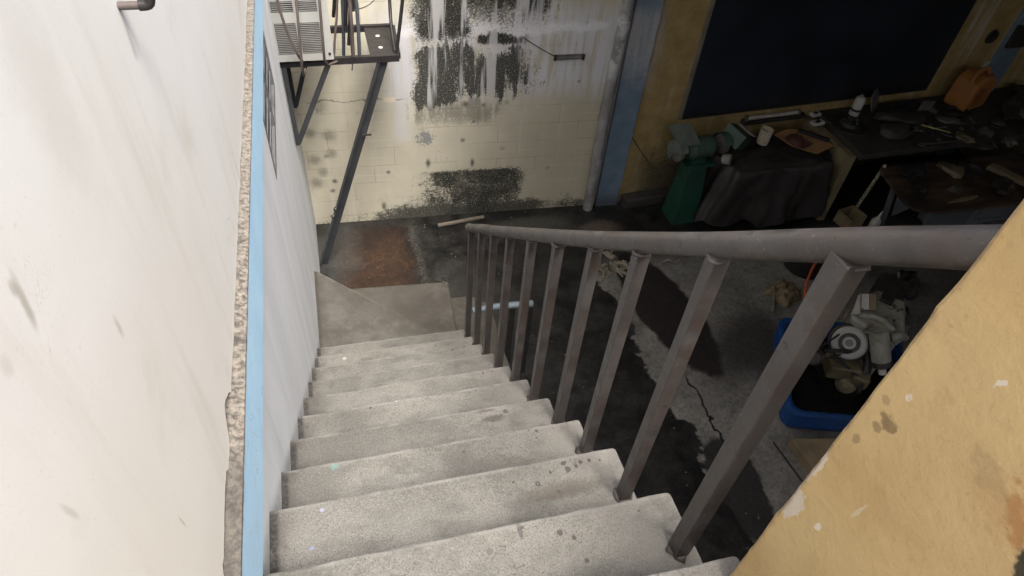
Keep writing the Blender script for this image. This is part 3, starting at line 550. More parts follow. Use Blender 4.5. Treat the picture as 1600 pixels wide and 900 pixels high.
# yard back wall
b = B(); ps = [wl(-0.55, 0), wl(3.25, 0), wl(13.2, 0), wl(13.2, 0, -0.2), wl(3.25, 0, -0.2), wl(-0.55, 0, -0.2)]
prism(b, [(p.x, p.y) for p in ps], FLOOR-0.05, 2.2)
bw = tag(obj('block_wall', b, M['yard']), 'yellowed painted block wall with black mould patches facing the stairs', 'wall')

# lower stair wall with a louvred window opening
WY0, WY1, WZ0, WZ1 = 2.27, 3.24, -0.47, 0.03
b = B()
box2(b, (-0.18, -3.0, FLOOR-0.05), (0, WY0, 0.07)); box2(b, (-0.18, WY1, FLOOR-0.05), (0, 4.86, 0.07))
box2(b, (-0.18, WY0, FLOOR-0.05), (0, WY1, WZ0)); box2(b, (-0.18, WY0, WZ1), (0, WY1, 0.07))
tag(obj('stair_wall', b, M['swall']), 'pale bluish streaked plaster wall rising beside the left end of the steps', 'wall')
# upper wall
b = B(); box2(b, (-0.18, -3.0, 0.2855), (0.0, 5.0, 3.4))
up_t = thing('upper_wall', (0, 1, 0.285), 'bright cream plaster wall above the sky blue beam, with a broken lower edge', 'wall')
obj('mortar_core', b, M['mortar'], up_t)
# plaster skin with a jagged lower edge
pts = []; y = -3.0
while y < 5.0:
    z = 0.311 + 0.010*noise.noise(Vector((y*9, 0, 0))) + 0.006*noise.noise(Vector((y*40, 3, 0)))
    if 0.20 < y < 0.33: z += 0.05*math.sin((y-0.20)/0.13*math.pi)*(1+0.4*noise.noise(Vector((y*60, 1, 1))))
    if -0.1 < y < 0.12: z += 0.012
    pts.append((0, y, z)); y += 0.018
pts.append((0, 5.0, 0.30)); pts += [(0, 5.0, 3.395), (0, -3.0, 3.395)]
b = B(); extr(b, [(0.0005, p[1], p[2]) for p in pts], (0.0125, 0, 0)); obj('plaster_skin', b, M['cream'], up_t)
# blue tie beam, slightly uneven
b = B(); N_ = 90; rows = []
for i in range(N_+1):
    y = -3.0 + 8.0*i/N_*0.98; j = 0.0025*noise.noise(Vector((y*4, 0, 0)))
    rows.append([b.verts.new((-0.1, y, 0.0735)), b.verts.new((0.040+j, y, 0.0775+j)), b.verts.new((0.040+j, y, 0.297+j)), b.verts.new((0.0005, y, 0.2945))])
for r1, r2 in zip(rows, rows[1:]):
    for k in range(3): b.faces.new((r1[k], r2[k], r2[k+1], r1[k+1]))
b.faces.new(rows[0]); b.faces.new(rows[-1][::-1])
bt = thing('tie_beam', (0, 1, 0.07), 'sky blue painted concrete beam running between the cream and the lower wall', 'beam')
obj('painted_face', b, M['beam'], bt, 0.004)
b = B(); n = 260; prev = None
for i in range(n+1):
    y = -2.9 + 7.7*i/n; h = 0.2985 + 0.005*abs(noise.noise(Vector((y*22, 1, 0)))) + 0.004*noise.noise(Vector((y*70, 1, 4)))
    xr = 0.0405 + 0.0012*noise.noise(Vector((y*30, 4, 4)))
    cur = [b.verts.new((0.0008, y, h+0.009)), b.verts.new((0.012, y, h+0.008)), b.verts.new((0.022+0.004*noise.noise(Vector((y*50, 9, 1))), y, h+0.004)), b.verts.new((xr, y, h)), b.verts.new((xr+0.001, y, 0.293))]
    if prev:
        for k in range(4): b.faces.new((prev[k], cur[k], cur[k+1], prev[k+1]))
    prev = cur
obj('mortar_ledge', b, M['mortar'], bt)

# parapet wall of the upper landing (its end receives the handrail)
b = B(); pr0 = None
for i in range(181):
    z = FLOOR + (1.42-FLOOR)*i/180; j1, j2 = 0.0035*noise.noise(Vector((z*7, 0, 0)))+0.0022*noise.noise(Vector((z*31, 0, 0))), 0.004*noise.noise(Vector((z*9, 5, 0)))+0.0025*noise.noise(Vector((z*37, 5, 0)))
    rg = [b.verts.new(q) for q in ((1.0, -3.0, z), (1.13, -3.0, z), (1.13+j1, -0.30+j2*0.5, z), (1.008, -0.30+j2, z), (1.0, -0.308+j2, z))]
    if pr0:
        for k in range(5): b.faces.new((pr0[k], pr0[(k+1) % 5], rg[(k+1) % 5], rg[k]))
    else: b.faces.new(rg[::-1])
    pr0 = rg
b.faces.new(pr0)
tag(obj('parapet_wall', b, M['parapet']), 'ochre yellow rough stucco wall end beside the top of the stairs', 'wall')

b = B(); box2(b, (1.2, -5.2, FLOOR), (13.5, -5.0, 0.85)); tag(obj('light_blocking_wall', b, M['yard']), 'unseen long rear wall added behind the stairs to darken the workshop, open above', 'wall')  # out of view, added to hold back skylight from the workshop
# roof over the workshop and an unseen end wall added to keep it dark
b = B(); box2(b, (1.55, -5, 1.42), (13.5, 4.2, 1.50))
rf = struct(obj('roof', b, M['roof']))
b = B(); box2(b, (1.55, 4.2, 1.425), (13.5, 5.3, 1.495)); struct(obj('roof_edge', b, M['roof']))
b = B(); box2(b, (12.6, -5, FLOOR), (12.8, 5.0, 1.42)); tag(obj('light_blocking_wall', b, M['yard']), 'unseen far end wall added to keep the workshop dark', 'wall')
b = B(); box2(b, (-0.5, -3.2, FLOOR), (-0.185, 4.9, 3.3)); tag(obj('building', b, M['mortar']), 'solid building mass added behind the cream wall to block the sky in the louvred window', 'building')  # added backing that stops bright sky coming through the louvres

# ================================================================== STAIRS
st = thing('concrete_staircase', (0.52, 1.2, FLOOR), 'worn grey concrete staircase with stained treads going down between wall and railing', 'staircase')
def jagged(p, q, n=22, a=0.004, seed=0):
    out = []
    for i in range(n+1):
        t = i/n; x = p[0]+(q[0]-p[0])*t; y = p[1]+(q[1]-p[1])*t
        k = 0 if i in (0, n) else a*(noise.noise(Vector((x*14, seed*3.1, 0)))*1.3+noise.noise(Vector((x*55, seed, 2)))*0.6)
        out.append((x, y+k))
    return out
def ext(l, r, x=-0.03): t = (x-l[0])/(r[0]-l[0]); return (x, l[1]+(r[1]-l[1])*t)
pl, pr = (-0.03, -0.53), (0.999, -0.53)
prev_front = jagged(pl, (1.045, -0.53), seed=50); zprev = 0.42
for k, z, l, r in STEPS:
    rr_ = 0.013
    L_ = ext(l, r); right = (r[0], r[1])
    front = jagged(L_, (right[0]-rr_, right[1]), seed=k)
    corner = [(right[0]-rr_+rr_*math.sin(a), right[1]-rr_+rr_*math.cos(a)) for a in (0.4, 0.8, 1.2, 1.57)]
    xback = prev_front[-1][0] if False else right[0]+0.012
    back = [(xback, prev_y_right)] if k > -1 else [(1.045, -0.53)]
    y0 = -0.53 if k == -1 else prev_y_right
    outline = front + corner + [(right[0]+0.004, y0+0.01), (right[0]+0.004, y0-0.004)] + [(p[0], p[1]-0.004) for p in ([(right[0]-0.03, y0)] if k > -1 else [])] + [(pl[0], yl_prev-0.004) if k > -1 else (pl[0], -0.534)]
    outline = outline[::-1]
    zt = lambda x, y, z=z: z + 0.0025*noise.noise(Vector((x*3, y*5, z)))
    zb = lambda x, y, z=z, y0=y0, k=k: z - 0.30 - (0 if y > y0+0.08 else -0.20)
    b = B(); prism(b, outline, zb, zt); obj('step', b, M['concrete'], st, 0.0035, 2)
    prev_y_right = right[1]; yl_prev = L_[1]
# upper landing
b = B(); box2(b, (-0.03, -3.0, 0.12), (0.998, -0.533, 0.42)); obj('landing', b, M['concrete'], st, 0.008)
# winders turning to the right, then last step
YN = 2.40
b = B(); prism(b, [(-0.03, 2.405), (0.84, 2.390), (0.845, 2.592)] + [(0.845+(0.06-0.845)*t, 2.592+(3.407-2.592)*t+0.004*noise.noise(Vector((t*9, 0, 0)))) for t in (0.2, 0.4, 0.6, 0.8, 1.0)] + [(-0.03, 3.47)], FLOOR+0.002, -2.24)
obj('winder_step', b, M['concrete'], st, 0.008, 3)
b = B(); prism(b, [(0.842, 2.388), (1.038, 2.385), (1.066, 2.77), (1.104, 3.337), (0.337, 3.402), (0.06, 3.412), (0.845, 2.595)], FLOOR+0.002, -2.46)
obj('winder_step', b, M['concrete'], st, 0.008, 3)
b = B(); prism(b, [(1.041, 2.39), (1.46, 2.40), (1.46, 3.20), (1.31, 3.345), (1.107, 3.345)], FLOOR+0.002, -2.68)
obj('winder_step', b, M['concrete'], st, 0.008, 3)

# ================================================================== RAILING
BAL = [(1.030, -0.141, -0.016, 0.986), (1.024, 0.120, -0.222, 0.760), (1.033, 0.402, -0.435, 0.523), (1.044, 0.669, -0.652, 0.300), (1.043, 0.948, -0.886, 0.074),
 (1.048, 1.232, -1.114, -0.155), (1.046, 1.514, -1.357, -0.381), (1.048, 1.795, -1.582, -0.608), (1.056, 2.070, -1.811, -0.822), (1.054, 2.322, -2.015, -1.030)]
rl = thing('stair_railing', (1.04, 1.1, -2.015), 'brown grey painted steel railing with ten square balusters standing on the steps', 'railing')
pts = [(1.036, -0.36, 1.203)] + [((1.035 if i < 1 else x), y, t+(0.033 if i == 0 else 0.030)) for i, (x, y, z, t) in enumerate(BAL)]
pts.append((1.054, 2.385, -1.030+0.030-0.045))
b = B(); tube(b, pts, lambda t: 0.0275, 20, 2, 0.008); obj('handrail', b, M['rail'], rl)
for i, (x, y, z, t) in enumerate(BAL):
    b = B(); w_ = 0.036 if i else 0.042
    bar(b, (x, y, z-0.004), (x+random.uniform(-.003, .003), y, t+0.012), w_, w_, Vector((0, 1, 0)), random.uniform(-0.08, 0.08)); ob = obj('baluster', b, M['rail'], rl, 0.003)
    b = B(); lump(b, (x, y, t+0.004), (0.027, 0.027, 0.006), 0.5, 4, 2, i); obj('weld', b, M['rail'], ob)
    b = B(); lump(b, (x, y, z+0.001), (0.029, 0.029, 0.005), 0.6, 5, 2, i+3.3); obj('foot_weld', b, M['rust'], ob)
# weld scar on the third baluster
# lower flight's handrail
lr = thing('lower_railing', (1.5, 2.5, FLOOR), 'short bluish pipe rail on dark posts beyond the foot of the balusters', 'railing')
b = B(); tube(b, [(1.15, 2.60, -2.06), (1.36, 2.60, -2.055), (1.625, 2.585, -2.06)], 0.026, 16); obj('handrail', b, M['galv'], lr)
b = B(); bar(b, (1.60, 2.585, FLOOR), (1.60, 2.585, -2.08), 0.055, 0.055, Vector((0, 1, 0))); obj('post', b, M['black'], lr, 0.003)
b = B(); bar(b, (1.47, 2.60, FLOOR), (1.47, 2.60, -2.08), 0.04, 0.04, Vector((0, 1, 0))); obj('post', b, M['black'], lr, 0.003)
b = B(); bar(b, (1.19, 2.60, -2.69), (1.19, 2.60, -2.08), 0.03, 0.03, Vector((0, 1, 0))); obj('post', b, M['black'], lr, 0.003)

# ================================================================== LEFT SIDE DETAILS
wt = thing('louvre_window', (-0.06, 2.75, WZ0), 'grey louvred glass window in the pale stair wall just below the blue beam', 'window')
b = B()
for (y0, y1, z0, z1) in ((WY0, WY1, WZ0, WZ0+0.022), (WY0, WY1, WZ1-0.03, WZ1), (WY0, WY0+0.03, WZ0+0.03, WZ1-0.03), (WY1-0.03, WY1, WZ0+0.03, WZ1-0.03), (2.74, 2.77, WZ0+0.03, WZ1-0.03)):
    box2(b, (-0.07, y0-0.004, z0-0.004), (0.0025, y1+0.004, z1+0.004) if z0 < z1 else (0, 0, 0))
obj('frame', b, M['winframe'], wt)
for (ya, yb) in ((WY0+0.032, 2.738), (2.772, WY1-0.032)):
    b = B()
    for i in range(5):
        z = WZ0+0.07+i*0.086; box(b, (-0.012, (ya+yb)/2, z), (0.006, yb-ya, 0.092), Matrix.Rotation(math.radians(7), 3, 'Y'))
    obj('glass_louvres', b, M['glass'], wt)

# pipe stub with elbow, cream wall
px = 0.013
p0 = Vector((px, PIPE[1], PIPE[2]))
ps_ = thing('pipe_stub', p0, 'rusty dark pipe stub with an elbow sticking out of the cream wall', 'pipe')
b = B(); tube(b, [p0-V(0.02, 0, 0), p0+V(0.040, 0, 0.0)], 0.0065, 14, 0, 0.02); obj('pipe', b, M['rust'], ps_)
e = p0 + V(0.043, 0, 0)
b = B(); tube(b, [e-V(0.012, 0, 0), e-V(0.003, 0, 0), e+V(0.004, 0, 0.002), e+V(0.007, 0, 0.009), e+V(0.007, 0, 0.03)], 0.0088, 14, 1); obj('elbow', b, M['black'], ps_)

# ================================================================== AIR CONDITIONER + CAGE
YA = 4.02
ac = thing('air_conditioner', (0.19, 4.3, -0.70), 'ivory window air conditioner with dark side louvres inside the iron cage', 'air conditioner')
b = B(); box2(b, (-0.10, YA+0.012, -0.70), (0.386, YA+0.52, -0.235)); obj('casing', b, M['acwhite'], ac, 0.006)
fr = []
def acp(x0, x1, z0, z1):
    b = B(); box2(b, (x0, YA+0.007, z0), (x1, YA+0.0115, z1)); o = obj('louvre_panel', b, M['acdark'], ac)
    b = B(); n = max(4, int((z1-z0)/0.0125))
    for i in range(n):
        z = z0+(i+0.5)*(z1-z0)/n; box(b, ((x0+x1)/2, YA+0.003, z), (x1-x0, 0.010, 0.0042), Matrix.Rotation(math.radians(-30), 3, 'X'))
    obj('louvres', b, M['acslat'], o)
for (x0, x1) in ((0.012, 0.155), (0.175, 0.315)):
    acp(x0, x1, -0.645, -0.425); acp(x0, x1, -0.345, -0.275)
b = B()
for (x0, x1, z0, z1) in ((-0.02, 0.386, -0.70, -0.648), (-0.02, 0.386, -0.422, -0.348), (-0.02, 0.386, -0.272, -0.235)): box2(b, (x0, YA, z0), (x1, YA+0.009, z1))
for (x0, x1) in ((-0.02, 0.010), (0.157, 0.173), (0.317, 0.386)):
    for (z0, z1) in ((-0.6475, -0.4225), (-0.3475, -0.2725)): box2(b, (x0, YA+0.0005, z0), (x1, YA+0.0095, z1))
obj('grille_frame', b, M['acwhite'], ac)
b = B(); cyl(b, (0.36, YA-0.006, -0.655), (0.36, YA+0.002, -0.655), 0.010, 12); obj('screw', b, M['black'], ac)

cg = thing('iron_cage', (0.4, 4.4, -0.75), 'dark iron cage and bracket frame holding the air conditioner on the wall', 'cage')
ZC = -0.735; YF, YB = 4.07, 4.80
b = B(); bar(b, (0.36, YF, ZC), (0.865, YF, ZC), 0.035, 0.05); bar(b, (0.0, YF+0.012, ZC-0.02), (0.36, YF+0.012, ZC-0.02), 0.03, 0.03)
bar(b, (0.36, 4.60, ZC), (0.885, 4.60, ZC), 0.035, 0.05); bar(b, (0.862, YF+0.02, ZC+0.001), (0.885, 4.585, ZC+0.001), 0.035, 0.045); bar(b, (0.0, 4.60, ZC-0.03), (0.36, 4.60, ZC-0.03), 0.03, 0.03)
obj('base_frame', b, M['black'], cg)
b = B(); box2(b, (0.655, YF+0.03, ZC-0.012), (0.855, 4.58, ZC+0.012))
pt = obj('perforated_plate', b, M['black'], cg)
for yy in (4.22, 4.42):
    b = B(); cyl(b, (0.745, yy, ZC+0.0125), (0.745, yy, ZC+0.0155), 0.016, 16); obj('bolt_washer', b, M['white'], pt)
def cb(pts, w_=0.016, m='rust', nm='cage_bar'):
    b = B(); tube(b, pts, w_*0.6, 8, 1); return obj(nm, b, M[m], cg)
# belly bars in front of the unit
def A(px, py, y): return aty(px, py, y)
cb([A(425, -60, 3.96), A(432, 0, 3.93), A(450, 55, 3.92), A(466, 88, 3.93), A(473, 96, 3.98)])
cb([A(461, -60, 3.96), A(463, 0, 3.90), A(468, 60, 3.88), A(473, 120, 3.90), A(477, 108, 4.02)])
cb([A(493, -60, 3.96), A(499, 0, 3.90), A(504, 60, 3.88), A(508, 104, 3.90), A(527, 96, 4.06)])
cb([A(527, -60, 4.1), A(527, 20, 4.08), A(523, 60, 4.07), A(522, 94, 4.07)], 0.014)
for (x0, y0, x1, y1, m_, yy) in ((532, -40, 537, 86, 'steel', 4.2), (521, -40, 521, 26, 'black', 4.3), (541, -40, 552, 88, 'rust', 4.06), (546, -40, 545, 70, 'black', 4.12), (552, -40, 562, 90, 'steel', 4.09), (538, -40, 540, 40, 'black', 4.1)):
    cb([A(x0, y0, yy), A((x0+x1)/2+2, (y0+y1)/2, yy-0.03), A(x1, y1, yy)], 0.022, m_)
cb([A(607, -50, 4.45), A(609, 10, 4.42), A(612, 50, 4.25), A(619, 88, 4.09)], 0.022, 'black')
cb([A(634, -50, 4.09), A(628, 10, 4.09), A(619, 88, 4.09)], 0.022, 'black')
cb([A(545, -20, 4.6), A(551, 16, 4.6)], 0.05, 'black', 'cage_post')
cb([A(547, 50, 4.03), A(549, 80, 4.0), A(551, 100, 4.01), A(550, 110, 4.02)], 0.007, 'cable', 'wire_end')
# wall brackets: upright on the wall and slanting strut
for (yy, zb_, xo) in ((YF+0.01, -1.43, 0.34), (4.61, -1.40, 0.25)):
    b = B(); bar(b, (0.022, yy, ZC-0.03), (0.022, yy, zb_), 0.032, 0.032, Vector((0, 1, 0))); obj('bracket_upright', b, M['steeldk'], cg)
    b = B(); bar(b, (0.03, yy-0.002, zb_+0.02), (xo, yy-0.002, ZC-0.03), 0.034, 0.034, Vector((0, 1, 0))); obj('bracket_strut', b, M['steeldk'], cg)
# prop post down to the ground corner
b = B(); p1, p2 = V(0.045, 4.24, FLOOR), V(0.748, 4.085, ZC-0.03)
x_, y_, d_ = basis(p2-p1, Vector((0, 1, 0)))
bar(b, p1, p2, 0.066, 0.014, Vector((0, 1, 0))); bar(b, p1+V(-0.034, -0.0, 0.0), p2+V(-0.034, 0, 0), 0.014, 0.06, Vector((0, 1, 0)))
post = obj('prop_post', b, M['steeldk'], cg)
for t in (0.29, 0.33): b = B(); lump(b, p1+(p2-p1)*t+V(-0.045, -0.01, 0), (0.02, 0.02, 0.02), 0.4, 3, 2, t); obj('bolt', b, M['metaldk'], post)
b = B(); bar(b, p1+(p2-p1)*0.70+V(0, -0.03, 0), p1+(p2-p1)*0.70+V(0.07, -0.03, 0.0), 0.012)
obj('bolt', b, M['metaldk'], post)
# thin wire from cage to the top of the wall
b = B(); tube(b, [A(551, 16, 4.55), A(570, 12, 4.6), A(584, 2, 4.7), A(600, -20, 4.75)], 0.004, 6, 2); tag(obj('wire', b, M['cable']), 'thin dark wire curving up from the cage in front of the wall', 'wire')

# ================================================================== BACK WALL DETAILS
# drain pipe
b = B(); pipe_t = thing('drain_pipe', wl(2.89, FLOOR, 0.06), 'grey vertical drain pipe standing beside the blue pilaster', 'pipe')
tube(b, [wl(2.905, FLOOR, 0.062), wl(2.90, -1.6, 0.062), wl(2.93, 1.2, 0.062)], 0.055, 22); obj('pipe', b, M['pvc'], pipe_t)
for z in (-2.32, -0.85):
    b = B(); lathe(b, wl(2.905 if z < -1 else 2.912, z, 0.062), (0, 0, 1), [(0.055, 0), (0.062, 0.004), (0.063, 0.08), (0.055, 0.085)], 22); obj('coupling', b, M['pvc'], pipe_t)
def onwall(name, u0, u1, z0, z1, t, mat, parent=None, bevel=0.0, off=0.0):
    b = B(); ps = [wl(u0, 0, off), wl(u1, 0, off), wl(u1, 0, off+t), wl(u0, 0, off+t)]; prism(b, [(p.x, p.y) for p in ps][::-1], z0, z1)
    bmesh.ops.recalc_face_normals(b, faces=b.faces); return obj(name, b, mat, parent, bevel)
tag(onwall('pilaster', 3.0, 3.255, FLOOR, 1.4, 0.045, M['pil'], None, 0.006, -0.004), 'chipped pale blue pilaster on the block wall right of the grey drain pipe', 'column')
U2 = wu(1538, 110)[0]; U3 = wu(1565, 110)[0]
tag(onwall('pilaster', U2, U3, FLOOR, 1.4, 0.06, M['pil'], None, 0.006, -0.004), 'dim blue pilaster on the wall behind the orange jerrycan', 'column')
# dark board
bd = thing('wall_board', wl(5.2, -1.8, 0.02), 'large dark navy blue board hung on the ochre wall above the workbench', 'board')
def quadwall(name, pts, off, t, mat, parent, bevel=0.0):
    b = B(); extr(b, [wl(u, z, off) for u, z in pts], -(WN2 if pts[0][0] > 3.25 else WN)*t); return obj(name, b, mat, parent, bevel)
UR = wu(1466, 100)[0]
quadwall('panel', [(3.80, -1.855), (UR, -1.855), (UR, 0.62), (3.80, 0.62)], 0.004, 0.028, M['board'], bd, 0.003)
quadwall('edge_strip', [(3.765, -1.875), (3.797, -1.875), (3.797, 0.62), (3.765, 0.62)], 0.002, 0.036, M['lath'], bd, 0.003)
quadwall('edge_strip', [(3.7975, -1.877), (UR, -1.877), (UR, -1.857), (3.7975, -1.857)], 0.002, 0.034, M['metaldk'], bd, 0.002)
# small bracket plate
sp_ = thing('number_plate', wl(2.46, -1.13, 0.01), 'small weathered metal plate fixed on the whitewashed part of the block wall', 'plate')
b = B(); extr(b, [wl(2.315, -1.155, 0.002), wl(2.60, -1.15, 0.002), wl(2.605, -1.105, 0.002), wl(2.32, -1.11, 0.002)], -WN*0.016); obj('plate', b, M['metal'], sp_)
b = B(); extr(b, [wl(2.35, -1.142, 0.019), wl(2.57, -1.138, 0.019), wl(2.573, -1.118, 0.019), wl(2.353, -1.122, 0.019)], -WN*0.004); obj('inset', b, M['acslat'], sp_)
for u_ in (2.325, 2.595): b = B(); box(b, wl(u_, -1.13, 0.02), (0.02, 0.014, 0.055)); obj('clip', b, M['metaldk'], sp_)
b = B(); tube(b, [wl(2.0, -0.93, 0.01), wl(2.16, -1.03, 0.02), wl(2.32, -1.12, 0.014)], 0.0035, 6, 2); tag(obj('wire', b, M['cable']), 'thin wire running down the wall to the small plate', 'wire')
b = B(); tube(b, [wl(3.26, -2.02, 0.01), wl(3.36, -2.16, 0.03), wl(3.50, -2.33, 0.12), wl(3.58, -2.40, 0.28)], 0.005, 6, 2); tag(obj('wire', b, M['cable']), 'dark cable hanging from the blue pilaster to the green grinder', 'wire')
# round hole rim between board and far pilaster
b = B(); hu, hz_ = wu(1549, 57); c_ = wl(hu, hz_, 0.004); lathe(b, c_, -WN2, [(0.0, 0.012), (0.03, 0.012), (0.035, 0.02), (0.075, 0.02), (0.085, 0.0)], 20); tag(obj('socket_ring', b, M['metaldk']), 'round dark socket ring on the ochre wall right of the board', 'socket')
bu, bz = wu(1585, 52); onw = onwall('switch_box', bu-0.12, bu+0.18, bz-0.13, bz+0.13, 0.05, M['metaldk'], None, 0.004, 0.057); tag(onw, 'dark box mounted on the far blue pilaster', 'box')
b = B(); extr(b, [wl(U2+a_, z_, 0.004) for a_, z_ in ((-0.075, -1.78), (-0.015, -1.78), (-0.015, -1.60), (-0.075, -1.60))], -WN2*0.02); tag(obj('switch_plate', b, M['white']), 'small white switch plate on the left edge of the far pilaster', 'switch')
# plinth kerb along the wall base on the right
b = B(); ps = [wl(3.30, 0, 0), wl(4.2, 0, 0), wl(4.2, 0, 0.16), wl(3.30, 0, 0.14)]; prism(b, [(p.x, p.y) for p in ps][::-1], FLOOR+0.001, FLOOR+0.13); tag(obj('wall_kerb', b, M['bencht'], None, 0.02, 3), 'low soot blackened kerb at the wall foot by the green pedestal', 'kerb')
# lath lying on the ground
b = B(); bar(b, (1.24, 4.60, FLOOR+0.02), (1.75, 4.66, FLOOR+0.02), 0.035, 0.025); q = tag(obj('wood_lath', b, M['lath'], None, 0.003), 'pale wooden lath lying on the wet ground at the wall foot', 'lath')

# ================================================================== BENCH GRINDER ON PEDESTAL
gb = V(3.92, 4.33, FLOOR)
gr = thing('pedestal_grinder', gb, 'green double wheel grinder on a tapered green pedestal by the wall', 'grinder')
b = B()
lo = [(-0.15, -0.14), (0.15, -0.14), (0.15, 0.14), (-0.15, 0.14)]; hi = [(-0.10, -0.09), (0.10, -0.09), (0.10, 0.09), (-0.10, 0.09)]
vl = [b.verts.new(gb+V(x, y, 0)) for x, y in lo]; vm = [b.verts.new(gb+V(x, y, 0.05)) for x, y in lo]; vh = [b.verts.new(gb+V(x, y, 0.72)) for x, y in hi]
for a_, c_ in ((vl, vm), (vm, vh)):
    for i in range(4): b.faces.new((a_[i], a_[(i+1) % 4], c_[(i+1) % 4], c_[i]))
b.faces.new(vl[::-1]); b.faces.new(vh); obj('pedestal', b, M['green'], gr, 0.008)
b = B(); box(b, gb+V(0, 0, 0.735), (0.34, 0.22, 0.03)); obj('mount_plate', b, M['green'], gr, 0.004)
hz = 0.90
ax = V(1, 0.12, 0).normalized()
b = B(); lathe(b, gb+V(0, 0, hz)-ax*0.17, ax, [(0, 0), (0.07, 0.0), (0.095, 0.03), (0.11, 0.06), (0.11, 0.28), (0.095, 0.31), (0.07, 0.34), (0, 0.34)], 24); mo = obj('motor_housing', b, M['green2'], gr)
b = B(); box(b, gb+V(0, 0, 0.79), (0.16, 0.12, 0.10)); obj('foot', b, M['green'], gr, 0.01)
# left wheel and guard
for sgn, nm in ((-1, 'l'), (1, 'r')):
    cw = gb + V(0, 0, hz) + ax*sgn*0.27
    b = B(); lathe(b, cw-ax*0.02, ax, [(0, 0), (0.105, 0), (0.105, 0.04), (0, 0.04)], 24); wh = obj('grinding_wheel', b, M['stone'], gr)
    b = B(); lathe(b, cw-ax*0.028, ax, [(0, 0), (0.035, 0), (0.035, 0.056), (0, 0.056)], 16); obj('flange', b, M['metal'], wh)
    cyb = B(); cyl(cyb, cw-ax*0.1*sgn, cw, 0.02, 10); obj('spindle', cyb, M['metal'], gr)
    # hood: partial drum around the wheel, open toward the front
    b = B(); n = 14; x_, y_, d_ = basis(ax); ro, t_ = 0.125, 0.045
    a0, a1 = (math.radians(20), math.radians(250))
    fwd = V(-ax.y, ax.x, 0)*-1
    out = []
    for i in range(n+1):
        a = a0 + (a1-a0)*i/n; dirv = fwd*math.cos(a) + V(0, 0, 1)*math.sin(a)
        out.append([cw+dirv*ro-ax*t_, cw+dirv*ro+ax*t_, cw+dirv*(ro-0.008)+ax*t_, cw+dirv*(ro-0.008)-ax*t_])
    vv = [[b.verts.new(p) for p in r] for r in out]
    for A_, D_ in zip(vv, vv[1:]):
        for k in range(4): b.faces.new((A_[k], A_[(k+1) % 4], D_[(k+1) % 4], D_[k]))
    b.faces.new(vv[0]); b.faces.new(vv[-1][::-1])
    # outer cheek
    off = ax*sgn*t_; ck_ = [b.verts.new(cw+off+(fwd*math.cos(a0+(a1-a0)*i/n)+V(0, 0, 1)*math.sin(a0+(a1-a0)*i/n))*ro*0.99) for i in range(n+1)]; cc = b.verts.new(cw+off)
    for i in range(n): b.faces.new((ck_[i], ck_[i+1], cc))
    bmesh.ops.recalc_face_normals(b, faces=b.faces)
    obj('wheel_guard', b, M['guard' if sgn < 0 else 'green2'], gr)
# flared sheet spark shield left, boxy eye shield right
b = B(); c_ = gb+V(0, 0, hz)-ax*0.27; extr(b, [c_+V(-0.10, 0.16, 0.20), c_+V(0.14, 0.14, 0.22), c_+V(0.20, -0.06, 0.10), c_+V(-0.06, -0.12, 0.13)], V(0, 0.004, 0.008)); obj('spark_shield', b, M['guard'], gr)
b = B(); c_ = gb+V(0, 0, hz)+ax*0.36+V(0.06, 0.0, 0.06); box(b, c_, (0.22, 0.24, 0.16), Matrix.Rotation(math.radians(30), 3, 'Y') @ rz(0.5)); sh = obj('shield_box', b, M['green2'], gr, 0.005)
b = B(); box(b, c_+V(0.085, -0.04, 0.095), (0.12, 0.20, 0.012), Matrix.Rotation(math.radians(30), 3, 'Y') @ rz(0.5)); obj('pale_lid', b, M['paleplas'], sh, 0.003)
b = B(); c_ = gb+V(0.20, -0.15, hz-0.06); lathe(b, c_, V(0.7, -0.7, 0.25), [(0, 0), (0.05, 0), (0.055, 0.03), (0.055, 0.08), (0, 0.085)], 10); obj('tool_rest_knob', b, M['paleplas'], gr)

# ================================================================== CONCRETE WORKBENCH
wb = thing('concrete_workbench', V(6.8, 4.2, FLOOR), 'long concrete workbench with an oil black top and a yellowed slab leg', 'workbench')
b = B(); extr(b, [V(5.60, 3.92, -2.06), V(10.5, 4.05, -2.06), wl(10.6, -2.06, 0.004), wl(5.60, -2.06, 0.004)], (0, 0, 0.07)); obj('top_slab', b, M['bencht'], wb, 0.008)
b = B(); ps = [V(5.50, 3.97, 0), V(5.59, 3.96, 0), wl(5.55, 0, 0.004), wl(5.46, 0, 0.004)]; extr(b, [V(p.x, p.y, FLOOR) for p in ps], (0, 0, 0.865)); obj('slab_leg', b, M['benchc'], wb, 0.008)
b = B(); ps = [V(8.40, 3.90, 0), V(8.49, 3.90, 0), wl(8.46, 0, 0.004), wl(8.37, 0, 0.004)]; extr(b, [V(p.x, p.y, FLOOR) for p in ps], (0, 0, 0.838)); obj('slab_leg', b, M['benchc'], wb, 0.008)
BT = -1.99
